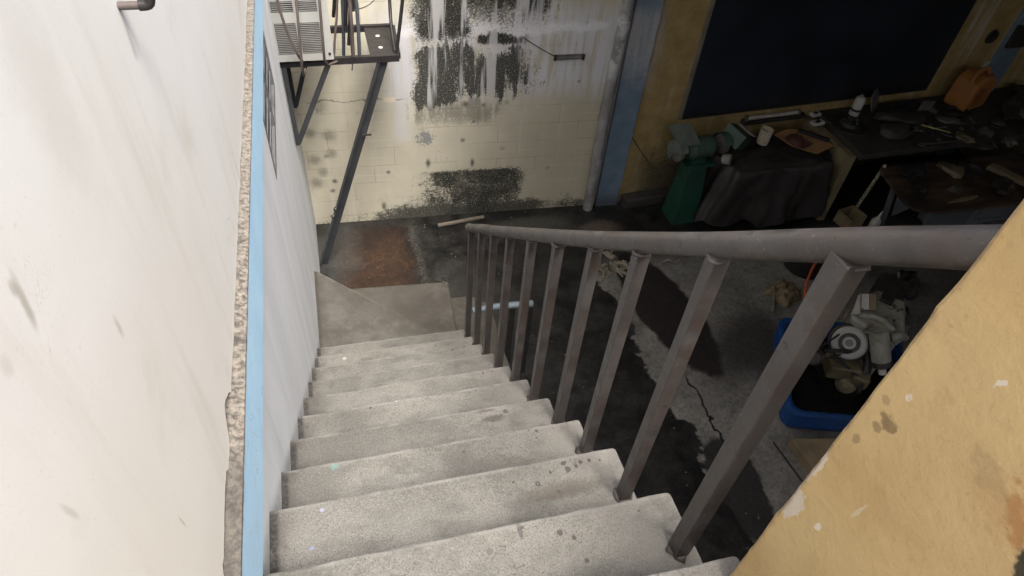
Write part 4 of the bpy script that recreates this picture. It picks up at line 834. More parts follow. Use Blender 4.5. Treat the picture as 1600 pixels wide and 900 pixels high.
# tarp covered machine left of the slab leg
b = B(); cx, cy = 4.82, 4.36; nr, na = 34, 130; rings = []
for i in range(nr+1):
    t = i/nr; row = []
    for j in range(na):
        a = 2*math.pi*j/na; ca, sa = math.cos(a), math.sin(a)
        sq = 1/max(abs(ca)**1.0, abs(sa)**1.0)**0.75
        fold = noise.noise(Vector((ca*2.6, sa*2.6, t*1.5)))*0.20 + noise.noise(Vector((ca*6, sa*6, t*3+5)))*0.09
        rr2 = (min(1, t*2.0)*0.86 + max(0, t-0.5)*0.30)*(1+fold*(0.4+t)); zt_ = -2.11
        z = zt_ + 0.035*noise.noise(Vector((ca*t*5, sa*t*5, 1))) if t < 0.5 else zt_ - (t-0.5)/0.5*(0.70+0.10*noise.noise(Vector((ca*3, sa*3, 8)))) + 0.04*noise.noise(Vector((ca*5, sa*5, t*6)))
        if 0.42 < t < 0.58: z -= 0.02
        y_b = cy + sa*sq*0.42*rr2; x_b = cx + ca*sq*0.74*rr2
        lim = wl(0, 0).y - UD.y*0 - 0.26
        row.append(b.verts.new((min(x_b, 5.485), min(y_b, 4.62), max(z, FLOOR+0.01))))
    rings.append(row)
for A_, D_ in zip(rings, rings[1:]):
    for j in range(na):
        try: f = b.faces.new((A_[j], A_[(j+1) % na], D_[(j+1) % na], D_[j])); f.smooth = True
        except ValueError: pass
for v in b.verts:
    q = v.co; w_ = noise.noise(q*7)*0.030 + abs(noise.noise(q*15))*0.022
    if FLOOR+0.03 < q.z: v.co = q + Vector(((q.x-cx)*0.5, (q.y-cy)*0.9, 0.25))*w_*1.6
bmesh.ops.remove_doubles(b, verts=b.verts, dist=0.001)
bmesh.ops.recalc_face_normals(b, faces=b.faces)
tp = tag(obj('covered_machine', b, M['tarp']), 'machine under a crumpled black sheet between the grinder and the workbench', 'covered machine')
TT = -2.085
# cup
c0 = V(4.735, 4.43, TT)
cu = thing('paint_tin', c0, 'speckled cream paint tin standing on the black sheet beside the cardboard', 'tin')
b = B(); lathe(b, c0, V(0.03, 0.0, 1), [(0, 0), (0.062, 0), (0.067, 0.165), (0.060, 0.165), (0.056, 0.02), (0, 0.02)], 24); obj('body', b, M['can'], cu)
b = B(); lathe(b, c0+V(0.002, 0, 0.08), V(0.03, 0, 1), [(0, 0), (0.057, 0)], 24); obj('contents', b, M['rag'], cu)
# cardboard piece, rag, brush
b = B(); extr(b, [V(4.93, 4.52, TT+0.02), V(5.10, 4.54, TT+0.06), V(5.38, 4.50, TT+0.05), V(5.47, 4.20, TT+0.03), V(5.22, 4.12, TT+0.01), V(5.02, 4.28, TT+0.015)], (0, 0, 0.01)); tag(obj('cardboard_piece', b, M['card']), 'orange brown oily cardboard piece lying next to the speckled tin', 'cardboard')
b = B(); crumple(b, (5.10, 4.33, TT+0.045), 0.20, 0.24, 0.055, 0.3, 12, 3.0); tag(obj('oily_rag', b, M['rag']), 'crumpled maroon rag on top of the oily cardboard', 'rag')
b = B(); bar(b, (5.18, 4.48, TT+0.085), (5.43, 4.25, TT+0.075), 0.05, 0.035); tag(obj('scrub_brush', b, M['rubber'], None, 0.012, 3), 'black brush lying across the oily cardboard', 'brush')
# lamp fitting on ledge
lf = thing('tube_light_fitting', wl(4.93, -2.0, 0.10), 'old tube light fitting with pale tube lying along the wall under the board', 'light fitting')
b = B(); extr(b, [wl(4.58, -2.01, 0.01), wl(5.40, -2.01, 0.01), wl(5.40, -2.01, 0.10), wl(4.58, -2.01, 0.10)], (0, 0, 0.035)); obj('base', b, M['metaldk'], lf, 0.006)
b = B(); cyl(b, wl(4.63, -1.95, 0.05), wl(5.28, -1.95, 0.05), 0.022, 14); obj('lamp_tube', b, M['tube'], lf)
for u_, z_ in ((4.615, -1.95), (5.30, -1.95)):
    b = B(); box(b, wl(u_, z_, 0.05), (0.03, 0.045, 0.06)); obj('end_cap', b, M['metal'], lf, 0.004)
for (u_, z_, o_, lab, sx_, sy_) in ((5.50, -1.97, 0.10, 'upper small white carton with printed frame beside the tube light', 0.11, 0.07), (5.42, -1.98, 0.25, 'lower small white carton in front of the first, beside the tube light', 0.15, 0.07)):
    c_ = wl(u_, z_, o_); t_ = thing('small_carton', c_-V(0, 0, 0.02), lab, 'carton', 'small cartons beside the tube light')
    b = B(); box(b, c_, (sx_, sy_, 0.035), rz(0.1)); obj('box', b, M['white'], t_, 0.002)
    b = B(); box(b, c_+V(0, 0, 0.019), (sx_*0.55, sy_*0.55, 0.003), rz(0.5 if u_ > 5.3 else 0.1)); obj('printed_label', b, M['metaldk'], t_)
b = B(); box2(b, (5.2, 4.33, FLOOR+0.0), (5.45, 4.5, -1.985)); b.free()

# items on the right bench top
hb = V(5.80, 4.45, BT)
hd = thing('brake_disc', hb, 'large dark brake disc lying flat at the left end of the bench', 'brake disc')
b = B(); lathe(b, hb, V(0, 0, 1), [(0, 0), (0.205, 0), (0.205, 0.028), (0.11, 0.028), (0.10, 0.07), (0.045, 0.07), (0.04, 0.03), (0, 0.03)], 36); obj('disc', b, M['metaldk'], hd)
for i in range(5): a = i*2*math.pi/5; b = B(); cyl(b, hb+V(0.072*math.cos(a), 0.072*math.sin(a), 0.07), hb+V(0.072*math.cos(a), 0.072*math.sin(a), 0.082), 0.012, 8); obj('bolt', b, M['metal'], hd)
c0 = V(6.03, 4.68, BT); sc_ = thing('spray_can', c0, 'white spray can standing behind the brake disc', 'can')
b = B(); lathe(b, c0, V(0, 0, 1), [(0, 0), (0.055, 0), (0.055, 0.19), (0.048, 0.205), (0.03, 0.215), (0, 0.215)], 24); obj('body', b, M['white'], sc_)
b = B(); lathe(b, c0+V(0, 0, 0.05), V(0, 0, 1), [(0.0556, 0), (0.0556, 0.03)], 24); obj('label_band', b, M['metaldk'], sc_)
b = B(); lathe(b, c0+V(0, 0, 0.215), V(0, 0, 1), [(0.02, 0), (0.018, 0.025), (0, 0.025)], 14); obj('nozzle', b, M['paleplas'], sc_)
b = B(); nrm = V(0.55, -0.75, 0.35).normalized(); lathe(b, V(6.26, 4.71, BT+0.135), nrm, [(0.014, 0), (0.13, 0), (0.13, 0.012), (0.014, 0.012), (0.014, 0)], 30); tag(obj('cutting_disc', b, M['stone']), 'thin grey grinding disc leaning upright next to the white can', 'disc')
b = B(); lump(b, V(6.42, 4.42, BT+0.06), (0.27, 0.10, 0.085), 0.2, 2, 3, 4, rz(-0.35), 0.7); tag(obj('oily_motor', b, M['metaldk']), 'oily dark motor body lying on the bench behind the screwdriver', 'motor')
b = B(); lump(b, V(6.22, 4.22, BT+0.045), (0.20, 0.13, 0.07), 0.35, 3, 3, 9, rz(0.2), 0.6); tag(obj('dirty_cloth', b, M['bencht']), 'heap of greasy dark cloth on the bench beside the brake disc', 'cloth')
# perforated metal strip
b = B()
for i in range(9): a = 6.28+i*0.037; lathe(b, V(a, 4.30-i*0.010+0.012*math.sin(i*2), BT+0.012), V(0.1, 0.1, 1), [(0.010, 0), (0.022, 0), (0.022, 0.010), (0.010, 0.010), (0.010, 0)], 12)
tag(obj('chain_link_strip', b, M['metal']), 'pale strip of linked metal rings in front of the dark motor', 'chain')
b = B(); sd_ = thing('screwdriver', V(6.7, 4.26, BT), 'screwdriver with pale yellow shaft and white tipped handle on the bench', 'screwdriver')
cyl(b, V(6.52, 4.40, BT+0.03), V(6.62, 4.34, BT+0.03), 0.017, 12); obj('handle', b, M['rubber'], sd_)
b = B(); cyl(b, V(6.495, 4.415, BT+0.03), V(6.525, 4.397, BT+0.03), 0.018, 12); obj('pommel', b, M['white'], sd_)
b = B(); cyl(b, V(6.62, 4.34, BT+0.03), V(6.90, 4.13, BT+0.02), 0.010, 10, 0.004); obj('shaft', b, M['yellow'], sd_)
b = B(); sp2 = thing('open_spanner', V(6.7, 3.96, BT), 'long steel spanner lying along the front edge of the bench', 'spanner')
bar(b, V(6.42, 3.98, BT+0.012), V(6.98, 3.98, BT+0.012), 0.022, 0.010); obj('shaft', b, M['metal'], sp2, 0.003)
b = B(); lathe(b, V(6.40, 3.98, BT+0.004), V(0, 0, 1), [(0.018, 0), (0.036, 0), (0.036, 0.014), (0.018, 0.014), (0.018, 0)], 16); obj('ring_end', b, M['metal'], sp2)
# angle bracket / white metal piece near wall
b = B(); box(b, V(6.95, 4.62, BT+0.07), (0.17, 0.015, 0.12), rz(-0.1)); box(b, V(7.03, 4.57, BT+0.035), (0.012, 0.12, 0.05), rz(-0.1)); tag(obj('bent_bracket', b, M['metal']), 'bent pale sheet metal bracket leaning near the wall left of the jerrycan', 'bracket')
# orange jug
JS = 1.1; c0 = V(7.56, 4.68, BT); jg = thing('jerrycan', c0, 'dull orange plastic jerrycan on the bench in front of the far pilaster', 'jerrycan')
b = B(); prf = [(-0.17, -0.13), (0.17, -0.13), (0.17, 0.13), (-0.17, 0.13)]
extr(b, [c0 + rz(0.25) @ V(x, -0.12, z)*JS for x, z in ((-0.17, 0), (0.17, 0), (0.19, 0.04), (0.19, 0.27), (0.12, 0.36), (-0.06, 0.38), (-0.17, 0.30), (-0.19, 0.04))], rz(0.25) @ V(0, 0.28, 0)); obj('body', b, M['orange'], jg, 0.035, 4)
b = B(); tube(b, [c0+rz(0.25) @ V(*p)*JS for p in ((-0.15, -0.02, 0.30), (-0.14, -0.02, 0.40), (-0.05, -0.02, 0.44), (0.06, -0.02, 0.42), (0.10, -0.02, 0.35))], 0.022, 10, 1); obj('handle', b, M['orange'], jg)
b = B(); c_ = c0+rz(0.25) @ V(0.14, -0.02, 0.31)*JS; lathe(b, c_, rz(0.25) @ V(0.5, 0, 1), [(0, 0), (0.04, 0), (0.04, 0.05), (0, 0.05)], 14); obj('cap', b, M['orange_dk'], jg)
b = B(); extr(b, [c0 + rz(0.25) @ V(x, -0.126, z)*JS for x, z in ((-0.13, 0.07), (-0.03, 0.05), (0.02, 0.12), (0.01, 0.24), (-0.08, 0.27), (-0.14, 0.20))], rz(0.25) @ V(0, 0.012, 0)); obj('grip_recess', b, M['orange_dk'], jg, 0.01, 3)
# loose metal parts on bench right
for i, (x, y, sx, sy, h, an, mt, nm, lab) in enumerate((
    (7.10, 4.38, 0.14, 0.07, 0.02, -0.5, 'metal', 'gearbox_fork', 'pale flat casting with a pointed end on the bench below the bent bracket'),
    (7.34, 4.08, 0.11, 0.08, 0.03, 0.3, 'metal', 'pump_cover', 'pale lobed pump cover near the front edge of the bench'),
    (7.45, 3.86, 0.09, 0.07, 0.04, 0.8, 'metal', 'thermostat_elbow', 'pale pipe elbow casting at the right end of the bench'),
    (7.0, 3.98, 0.06, 0.13, 0.04, 0.5, 'metalbr', 'rocker_arm', 'brown worn rocker arm near the front edge of the bench'),
    (7.10, 3.86, 0.14, 0.12, 0.05, 0.0, 'metaldk', 'oil_pump', 'black oily pump body at the bench front edge'),
    (8.15, 4.45, 0.30, 0.16, 0.07, 0.4, 'metaldk', 'gear_housing', 'large dark gear housing right of the orange jerrycan'),
    (8.5, 4.6, 0.25, 0.16, 0.10, 1.4, 'bencht', 'greasy_bundle', 'greasy bundle at the far right of the bench'),
    (6.75, 4.72, 0.22, 0.07, 0.04, 0.1, 'rubber', 'rubber_hose_heap', 'heap of black rubber parts along the wall behind the bracket'))):
    b = B(); lump(b, V(x, y, BT+h*0.6), (sx, sy, h), 0.8, 2.9, 2, i*3.3, rz(an), 0.6); [setattr(f, 'smooth', False) for f in b.faces]; tag(obj(nm, b, M[mt]), lab, nm.split('_')[-1])
for i in range(9):
    x, y = random.uniform(6.5, 7.8), random.uniform(3.95, 4.5)
    b = B(); a = random.uniform(0, 3.1); L2 = random.uniform(0.08, 0.22); cyl(b, V(x, y, BT+0.012), V(x+L2*math.cos(a), y+L2*math.sin(a)*0.6, BT+0.015), random.uniform(0.006, 0.012), 8)
    tag(obj('metal_rod', b, M['metal' if i % 2 else 'metaldk']), 'short steel rod or bolt lying loose on the oil black bench', 'rod', 'loose steel rods on the bench')
b = B(); n = 40; tube(b, [V(7.30+0.14*math.cos(a*0.33), 4.52+0.09*math.sin(a*0.33), BT+0.02+0.0006*a) for a in range(n)], 0.012, 8); tag(obj('hose_coil', b, M['rubber']), 'black hose coiled on the bench just below the orange jerrycan', 'hose')

for i in range(12):
    x, y = random.uniform(6.15, 7.7), random.uniform(4.0, 4.6); r = random.uniform(0.018, 0.035)
    b = B(); lathe(b, V(x, y, BT+0.001), V(random.uniform(-.1, .1), 0, 1), [(r*0.5, 0), (r, 0), (r, r*0.5), (r*0.5, r*0.5), (r*0.5, 0)], 6 if i % 2 else 18)
    tag(obj('steel_nut', b, M['metal' if i % 3 else 'metaldk']), 'small steel nut or ring lying loose among the bench clutter', 'nut', 'nuts and rings on the bench')
for x, y, r, h, lab in ((7.62, 4.2, 0.10, 0.07, 'round oil blackened filter housing near the right of the bench front'), (6.60, 4.52, 0.075, 0.06, 'small dark bearing hub beside the black rubber parts'), (7.95, 4.05, 0.12, 0.05, 'wide dark clutch plate at the far right front of the bench')):
    hh = thing('hub_part', V(x, y, BT), lab, 'hub'); b = B(); lathe(b, V(x, y, BT), V(0, 0.1, 1), [(0, 0), (r, 0), (r, h*0.4), (r*0.6, h*0.5), (r*0.55, h), (r*0.3, h), (r*0.28, h*0.4), (0, h*0.4)], 24); obj('housing', b, M['metaldk'], hh)
    b = B(); lathe(b, V(x, y, BT+h*0.5), V(0, 0.1, 1), [(r*0.62, 0), (r*0.68, 0), (r*0.68, 0.012), (r*0.62, 0.012)], 24); obj('rim_ring', b, M['metal'], hh)

# ================================================================== DESK
DZ = -2.12
dk = thing('metal_desk', V(6.7, 3.5, FLOOR), 'grey metal desk with a greasy brown wooden top standing before the workbench', 'desk')
out = [(5.86, 3.86), (5.80, 3.80), (5.70, 3.28), (5.72, 3.16), (5.80, 3.10), (5.95, 3.07), (8.1, 3.0), (8.1, 3.82)]
b = B(); prism(b, out[::-1], DZ-0.03, DZ); bmesh.ops.recalc_face_normals(b, faces=b.faces); obj('wooden_top', b, M['desk'], dk, 0.006)
b = B(); box2(b, (6.62, 3.20, FLOOR+0.10), (7.9, 3.72, DZ-0.032)); ca = obj('drawer_cabinet', b, M['cab'], dk, 0.006)
for z in (-2.36, -2.60):
    b = B(); box2(b, (6.72, 3.185, z), (7.4, 3.199, z+0.17)); dr = obj('drawer', b, M['cab'], ca, 0.003)
    b = B(); bar(b, (6.85, 3.175, z+0.11), (7.25, 3.175, z+0.11), 0.014, 0.02); obj('handle', b, M['metal'], dr)
for yy in (3.18, 3.72):
    b = B(); extr(b, [V(5.98, yy, DZ-0.032), V(6.03, yy, DZ-0.032), V(6.23, yy, FLOOR), V(6.18, yy, FLOOR)], (0, 0.04, 0)); obj('leg', b, M['cab'], dk, 0.004)
b = B(); extr(b, [V(6.05, 3.70, DZ-0.04), V(6.60, 3.70, DZ-0.04), V(6.60, 3.70, -2.55), V(6.22, 3.70, -2.72)], (0, 0.012, 0)); obj('modesty_panel', b, M['cab'], dk)
for i, (x, y, sx, sy, h, an, mt, nm, lab) in enumerate((
    (6.02, 3.42, 0.06, 0.05, 0.025, 0.0, 'metaldk', 'bearing_pair', 'small oily bearing pair on the left part of the desk top'),
    (6.40, 3.36, 0.10, 0.05, 0.02, 0.2, 'metal', 'gasket_scraps', 'grey gasket scraps in the middle of the desk top'),
    (6.58, 3.66, 0.09, 0.13, 0.05, 0.4, 'metalbr', 'brown_casting', 'brown rusty casting at the back of the desk beside the coil'),
    (6.36, 3.20, 0.16, 0.03, 0.012, 0.1, 'card2', 'wood_scrap', 'thin tan wood scrap near the front edge of the desk'),
    (6.15, 3.70, 0.18, 0.10, 0.035, 0.3, 'rubber', 'black_cloth_wad', 'black cloth wad at the back left of the desk'),
    (6.95, 3.30, 0.18, 0.10, 0.05, 0.6, 'metaldk', 'cylinder_head', 'dark cylinder head on the right part of the desk'))):
    b = B(); lump(b, V(x, y, DZ+h*0.6), (sx, sy, h), 0.8, 2.9, 2, i*5.1, rz(an), 0.6); [setattr(f, 'smooth', False) for f in b.faces]; tag(obj(nm, b, M[mt]), lab, nm.split('_')[-1])
b = B(); lathe(b, V(6.80, 3.60, DZ), V(0, 0, 1), [(0.07, 0.0), (0.13, 0.0), (0.14, 0.05), (0.08, 0.06), (0.07, 0.0)], 26); tag(obj('belt_pulley', b, M['metaldk']), 'round dark belt pulley at the back of the desk', 'pulley')
b = B(); extr(b, [V(7.02, 3.62, DZ+0.002), V(7.14, 3.66, DZ+0.002), V(7.30, 3.28, DZ+0.002), V(7.22, 3.24, DZ+0.002)], (0, 0, 0.05)); tag(obj('wooden_block', b, M['card2'], None, 0.008), 'narrow brown wooden block lying slanted on the right of the desk', 'block')
# pole, box, bottle by the desk
b = B(); tube(b, [V(6.02, 4.02, FLOOR), V(5.88, 3.84, -2.10)], 0.019, 12); tag(obj('wooden_pole', b, M['pole']), 'paint spotted wooden pole leaning on the corner of the desk', 'pole')
c0 = V(5.83, 3.86, FLOOR); b = B()
for s in (((0.24, 0.008, 0.16), (0, -0.10, 0.08)), ((0.24, 0.008, 0.16), (0, 0.10, 0.08)), ((0.008, 0.19, 0.16), (-0.116, 0, 0.08)), ((0.008, 0.19, 0.16), (0.116, 0, 0.08)), ((0.23, 0.19, 0.008), (0, 0, 0.005))): box(b, c0+rz(0.2) @ V(*s[1]), s[0], rz(0.2))
tag(obj('cardboard_box', b, M['card2']), 'small open brown cardboard box on the floor under the leaning pole', 'box')
c0 = V(6.06, 3.72, FLOOR); bo = thing('squeeze_bottle', c0, 'dirty white bottle with pointed nozzle on the floor by the desk leg', 'bottle')
b = B(); lathe(b, c0, V(0, 0, 1), [(0, 0), (0.05, 0), (0.052, 0.12), (0.03, 0.16), (0.02, 0.17), (0, 0.17)], 20); obj('body', b, M['white'], bo)
b = B(); lathe(b, c0+V(0, 0, 0.17), V(0.1, 0, 1), [(0.018, 0), (0.014, 0.03), (0.004, 0.09), (0, 0.09)], 12); obj('nozzle', b, M['white'], bo)

# ================================================================== ENGINE IN BLUE TRAY
TA = V(3.53, 1.56, FLOOR); e1 = V(0.93, -0.30, 0).normalized(); e2 = V(0.46, 0.885, 0).normalized()
def tp_(a, b_, z): return TA + e1*a + e2*b_ + V(0, 0, z)
tr = thing('blue_tray', tp_(0.6, 0.6, 0), 'cut open cobalt blue plastic drum tray with oil inside, holding the engine', 'tray')
b = B(); TW, TL, TH = 1.08, 1.08, 0.24
def rrect(w0, l0, w1, l1, c, z):
    P = []
    for (cx_, cy_, a0_) in ((w1-c, l1-c, 0), (w0+c, l1-c, 90), (w0+c, l0+c, 180), (w1-c, l0+c, 270)):
        for k in range(4): a = math.radians(a0_+30*k); P.append(tp_(cx_+c*math.cos(a), cy_+c*math.sin(a), z))
    return P
prof = [(0.03, 0.0, 0.0), (0.0, 0.05, 0.06), (0.0, 0.0, TH-0.03), (-0.012, 0.0, TH), (0.02, 0.0, TH+0.006), (0.05, 0.0, TH-0.01), (0.06, 0.0, TH-0.06), (0.09, 0, 0.05)]
lv = []
for (ins, _, z) in prof: lv.append([b.verts.new(p) for p in rrect(ins, ins, TW-ins, TL-ins, 0.10, z)])
for A_, D_ in zip(lv, lv[1:]):
    for j in range(16): f = b.faces.new((A_[j], A_[(j+1) % 16], D_[(j+1) % 16], D_[j]))
b.faces.new(lv[0][::-1]); bmesh.ops.recalc_face_normals(b, faces=b.faces); obj('drum_wall', b, M['blue'], tr, 0.006)
b = B(); vs = [b.verts.new(p) for p in rrect(0.075, 0.075, TW-0.075, TL-0.075, 0.10, 0.095)]; b.faces.new(vs); obj('oil_pool', b, M['trayin'], tr)

EN = thing('car_engine', V(4.5, 2.2, FLOOR+0.06), 'grey painted engine with pale pulley, belt and cylinder tilted in the blue tray', 'engine')
def Q(px, py, z): return atz(px, py, z)
ea = (Q(1395, 425, -2.35)-Q(1340, 545, -2.35)); ea.z = 0; ea.normalize(); eb = V(ea.y, -ea.x, 0)    # ea: length axis, eb: to the right
# pulley centre
pc = Q(1327, 536, -2.32)
def ep(r_, f_, z): return V(pc.x, pc.y, 0) + eb*r_ + ea*f_ + V(0, 0, z)
Rm = Matrix((eb, ea, V(0, 0, 1))).transposed()
def ebox(name, c, s, mat, par=EN, bev=0.015, R=None):
    b = B(); box(b, ep(*c), s, Rm @ R if R else Rm); return obj(name, b, mat, par, bev, 3)
ebox('block', (0.12, 0.42, -2.52), (0.36, 0.52, 0.48), M['engine'], bev=0.03)
b = B(); extr(b, [ep(-0.10, 0.14, -2.27), ep(0.06, 0.10, -2.27), ep(0.10, 0.17, -2.27), ep(0.30, 0.12, -2.27), ep(0.33, 0.20, -2.26), ep(0.29, 0.40, -2.26), ep(0.24, 0.62, -2.26), ep(0.0, 0.62, -2.26), ep(-0.09, 0.40, -2.26)], (0, 0, 0.10)); obj('valve_cover', b, M['engine'], EN, 0.03, 4)
b = B(); extr(b, [ep(-0.06, 0.10, -2.50), ep(0.30, 0.10, -2.50), ep(0.30, 0.10, -2.22), ep(0.10, 0.10, -2.20), ep(-0.06, 0.10, -2.30)], ea*0.05); obj('timing_cover', b, M['engine'], EN, 0.012)
b = B(); tube(b, [ep(-0.04, 0.2, -2.17), ep(0.10, 0.24, -2.14), ep(0.24, 0.20, -2.17)], 0.028, 12, 1); obj('intake_pipe', b, M['engine'], EN)
b = B(); tube(b, [ep(0.24, 0.12, -2.18), ep(0.29, 0.16, -2.15), ep(0.33, 0.22, -2.20)], 0.035, 12, 1); obj('water_outlet', b, M['engine'], EN)
ebox('gearbox', (0.12, 0.92, -2.50), (0.26, 0.46, 0.36), M['metaldk'], bev=0.04)
ebox('rocker_rail', (0.10, 0.62, -2.15), (0.10, 0.30, 0.04), M['metaldk'], bev=0.01)
# pulley faces toward camera/front and slightly up
pd = (-ea*0.82 + V(0, 0, 0.57)).normalized(); pcc = ep(0, 0, -2.32)
b = B(); lathe(b, pcc, pd, [(0, -0.05), (0.135, -0.05), (0.135, -0.035), (0.12, -0.025), (0.135, -0.01), (0.135, 0.0), (0.12, 0.008), (0.085, 0.008), (0.080, -0.012), (0.055, -0.012), (0.050, 0.006), (0, 0.006)], 36); pu = obj('pulley', b, M['pulley'], EN)
b = B(); lathe(b, pcc, pd, [(0.0, 0.012), (0.028, 0.012), (0.030, 0.006)], 16); obj('pulley_bolt', b, M['metal'], pu)
b = B(); lathe(b, pcc, pd, [(0.081, -0.006), (0.052, -0.006)], 30); obj('pulley_groove', b, M['metaldk'], pu)
b = B(); lathe(b, pcc-pd*0.075, pd, [(0, 0), (0.15, 0), (0.16, 0.01), (0.15, 0.02), (0, 0.02)], 32); obj('rear_pulley', b, M['metaldk'], EN)
al = Q(1272, 558, -2.42)
b = B()
for s_ in (0.13, -0.11): tube(b, [pcc-pd*0.04+V(0, 0, 1).cross(pd).normalized()*0.0+up*s_*0.8+rt*(-0.03), al+up*s_*0.35], 0.008, 8)
obj('drive_belt', b, M['rubber'], EN)
b = B(); lathe(b, al-pd*0.10, pd, [(0, 0), (0.06, 0), (0.075, 0.02), (0.075, 0.10), (0.05, 0.12), (0.05, 0.15), (0, 0.15)], 20); obj('alternator', b, M['metaldk'], EN)
# right hand pale cylinder (starter / filter) hanging down the front
c1, c2 = Q(1373, 515, -2.12), Q(1377, 563, -2.34)
b = B(); cyl(b, c1, c2, 0.074, 24); obj('filter_canister', b, M['engine'], EN)
dd_ = (c2-c1).normalized(); b = B(); lathe(b, c2, dd_, [(0.0, 0.0), (0.08, 0.0), (0.082, 0.04), (0.07, 0.05), (0.06, 0.035), (0.03, 0.035), (0.03, 0.07), (0, 0.07)], 24); obj('canister_collar', b, M['metaldk'], EN)
b = B(); cyl(b, c2+dd_*0.06, c2+dd_*0.12+rt*0.0, 0.03, 12); obj('drain_nozzle', b, M['white'], EN)
# lower brownish pump group
b = B(); c3 = Q(1315, 572, -2.55); box(b, c3, (0.26, 0.20, 0.14), Rm @ Matrix.Rotation(0.5, 3, 'Z')); box(b, c3+eb*0.16+V(0, 0, -0.02), (0.14, 0.16, 0.12), Rm @ Matrix.Rotation(0.2, 3, 'Z')); obj('pump_bracket', b, M['metalbr'], EN, 0.02, 3)
b = B(); c4 = Q(1322, 600, -2.64); lathe(b, c4-pd*0.06, pd, [(0, 0), (0.085, 0), (0.085, 0.04), (0.06, 0.05), (0.06, 0.09), (0.03, 0.10), (0, 0.10)], 22); obj('water_pump', b, M['metalbr'], EN)
b = B(); tube(b, [Q(1305, 560, -2.45), Q(1330, 580, -2.50), Q(1350, 596, -2.55), Q(1340, 615, -2.6)], 0.016, 10, 2); tube(b, [Q(1290, 548, -2.42), Q(1312, 548, -2.36), Q(1345, 552, -2.40)], 0.018, 10, 2); obj('coolant_hose', b, M['rubber'], EN)
b = B(); tube(b, [Q(1352, 545, -2.4), Q(1358, 570, -2.48), Q(1348, 590, -2.55)], 0.035, 10, 2); obj('lower_duct', b, M['metaldk'], EN)
b = B(); tube(b, [Q(1318, 500, -2.2), Q(1325, 485, -2.15), Q(1340, 481, -2.13), Q(1350, 483, -2.12)], 0.006, 8, 2); tube(b, [Q(1372, 472, -2.1), Q(1385, 478, -2.12), Q(1394, 484, -2.16)], 0.006, 8, 2); obj('pale_wire', b, M['card2'], EN)
for i in range(9):
    x_e = random.uniform(-0.03, 0.26); y_e = random.uniform(0.2, 0.58); b = B(); cyl(b, ep(x_e, y_e, -2.165), ep(x_e, y_e, -2.145), 0.012, 6); obj('bolt', b, M['metal'], EN)
# papers on the engine
for (pxs, lab, an) in (([(1331, 490), (1344, 490), (1345, 458), (1341, 462)], 'narrow white paper sheet tilted upright on the engine left of the stack', 0), ([(1346, 483), (1358, 483), (1358, 459), (1347, 459)], 'white paper pad on the engine beside the brown card', 0), ([(1359, 484), (1369, 484), (1369, 460), (1359, 459)], 'yellowish card on the engine right of the white pad', 0)):
    zt_ = -2.135; P3 = [Q(a_, c_, zt_ + (0.06 if c_ < 470 else 0.0)) for a_, c_ in pxs]; b = B(); extr(b, P3, V(0, 0, -0.010)); tag(obj('paper_sheet', b, M['white' if 'yellow' not in lab else 'card2']), lab, 'paper')
# tie rod sticking up right of engine
b = B(); p_ = Q(1411, 546, -2.75); q_ = Q(1416, 508, -2.45); cyl(b, p_, q_, 0.014, 10); lathe(b, q_, q_-p_, [(0, 0), (0.03, 0), (0.03, 0.025), (0, 0.025)], 10); tag(obj('steel_lever', b, M['metal']), 'pale steel lever standing right of the engine beside the yellow wall edge', 'lever')
# parts behind engine
for i, (px_, py_, z_, sx, sy, sz, mt, nm, lab) in enumerate(((1408, 440, -2.75, 0.16, 0.10, 0.10, 'metaldk', 'carburettor', 'dark carburettor assembly lying behind the engine under the handrail'), (1400, 485, -2.7, 0.08, 0.13, 0.09, 'metaldk', 'hose_bracket', 'dark bracket with hose right beside the engine top'), (1300, 415, -2.8, 0.12, 0.08, 0.08, 'rag', 'rusty_can', 'rusty reddish scrap behind the baluster above the engine'))):
    b = B(); lump(b, Q(px_, py_, z_), (sx, sy, sz), 0.5, 3, 3, i*2.2); tag(obj(nm, b, M[mt]), lab, nm.split('_')[-1])
b = B(); c_ = Q(1425, 452, -2.72); tube(b, [c_+V(0.09*math.cos(a), 0.05*math.sin(a), 0.09*math.sin(a*1.0)) for a in [i*0.42 for i in range(15)]], 0.016, 8); tag(obj('rubber_loop', b, M['rubber']), 'black rubber hose loop lying behind the engine', 'hose')
b = B(); cyl(b, Q(1404, 455, -2.75), Q(1404, 425, -2.55), 0.012, 8); cyl(b, Q(1408, 448, -2.68), Q(1412, 458, -2.68), 0.008, 8); tag(obj('steel_rod', b, M['metal']), 'short pale rod standing in the dark parts behind the engine', 'rod')
# black bin and orange cord
b = B(); cyl(b, Q(1262, 425, FLOOR)+V(0.02, 0.1, 0), Q(1262, 425, FLOOR)+V(0.02, 0.1, 0.30), 0.22, 26, 0.24); tag(obj('black_drum', b, M['rubber']), 'squat black drum on the floor behind the blue tray', 'drum')
b = B(); tube(b, [Q(1278, 405, -2.55), Q(1266, 425, -2.6), Q(1258, 450, -2.6), Q(1256, 478, -2.58), Q(1262, 500, -2.56)], 0.012, 10, 2); tag(obj('orange_cord', b, M['cord']), 'bright orange cord hanging over the black drum toward the tray', 'cord')
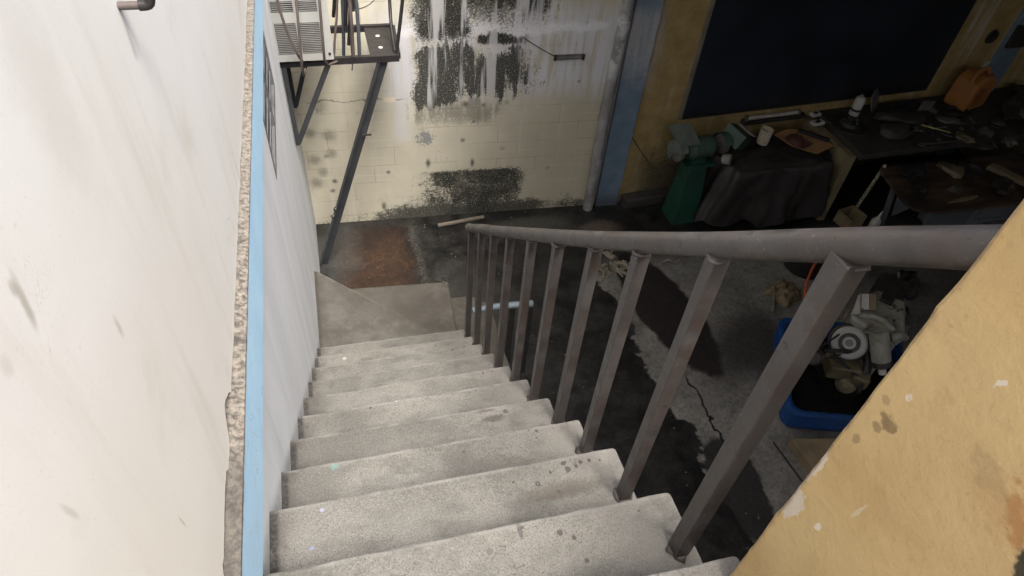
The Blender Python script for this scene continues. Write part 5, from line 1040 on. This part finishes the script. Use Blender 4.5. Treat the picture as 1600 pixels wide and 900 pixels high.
# rags and pegs on the floor
b = B(); crumple(b, Q(1225, 458, FLOOR), 0.34, 0.28, 0.09, 0.4, 14, 2.0); tag(obj('floor_rag', b, M['card2']), 'crumpled dull tan rag on the dry floor left of the blue tray', 'rag')
b = B(); cyl(b, Q(1207, 490, FLOOR)+V(0, 0, 0.02), Q(1208, 455, FLOOR)+V(0, 0, 0.03), 0.014, 8); tag(obj('floor_stick', b, M['lath']), 'thin pale stick lying left of the tan rag on the floor', 'stick')
pr_ = thing('rag_scrap_pile', Q(965, 420, FLOOR), 'pile of torn pale rag strips on the black floor behind the balusters', 'rag')
for i in range(9):
    c_ = Q(965, 420, FLOOR) + V(random.gauss(0, 0.11), random.gauss(0, 0.08), 0.004)
    b = B(); crumple(b, c_, random.uniform(0.08, 0.18), random.uniform(0.05, 0.09), 0.03, random.uniform(0, 3), 7, i*1.7, 0.004, 0.8); obj('scrap', b, M['grag'], pr_)
for i in range(12):
    a = random.uniform(0, 6.28); c_ = Q(965, 420, FLOOR) + V(random.gauss(0, 0.12), random.gauss(0, 0.09), 0.015+random.uniform(0, 0.05)); L2 = random.uniform(0.06, 0.17)
    b = B(); tube(b, [c_, c_+V(math.cos(a), math.sin(a), 0.15)*L2*0.5+V(0, 0, 0.02), c_+V(math.cos(a+0.5), math.sin(a+0.5), 0)*L2], lambda t: 0.006+0.008*math.sin(t*3.1), 7, 2); obj('strip', b, M['grag'], pr_)
b = B(); c_ = Q(1035, 412, FLOOR)+V(0, 0, 0.015); tube(b, [c_, c_+V(0.06, 0.02, 0.02), c_+V(0.12, -0.03, 0.0), c_+V(0.19, 0.0, 0.0)], 0.012, 8, 2); tag(obj('rag_strip', b, M['grag']), 'single curled pale strip lying right of the torn rag pile', 'rag')
# folded cardboard near tray
c_ = V(3.72, 1.24, FLOOR)
b = B(); extr(b, [c_+V(-0.20, 0.17, 0.002), c_+V(0.22, 0.08, 0.002), c_+V(0.16, -0.26, 0.002), c_+V(-0.16, -0.20, 0.002)], (0, 0, 0.11)); tag(obj('cardboard_carton', b, M['card2'], None, 0.01), 'flattened brown carton on the floor in front of the blue tray', 'carton')
b = B(); cyl(b, V(3.42, 1.45, FLOOR+0.02), V(3.46, 1.08, FLOOR+0.02), 0.008, 8); tag(obj('thin_rod', b, M['metaldk']), 'thin dark rod beside the brown carton on the floor', 'rod')
# grit and pebbles: tiny real bits over the dark floor
b = B()
for i in range(230):
    x, y = random.uniform(0.1, 3.0), random.uniform(0.8, 4.75)
    if 0 < x < 1.45 and y < 3.45: continue
    if noise.noise(Vector((x*2, y*2, 5))) < -0.05: continue
    r = random.uniform(0.003, 0.009)*(1.6 if random.random() < 0.06 else 1); q = bmesh.ops.create_icosphere(b, subdivisions=1, radius=r)
    for v in q['verts']: v.co = Vector((v.co.x*random.uniform(0.8, 1.5), v.co.y, v.co.z*0.6)) + Vector((x, y, FLOOR+r*0.4))
g_ = obj('grit', b, M['metal']); g_['kind'] = 'stuff'; g_['label'] = 'pale grit and flecks scattered over the black floor'; g_['category'] = 'grit'
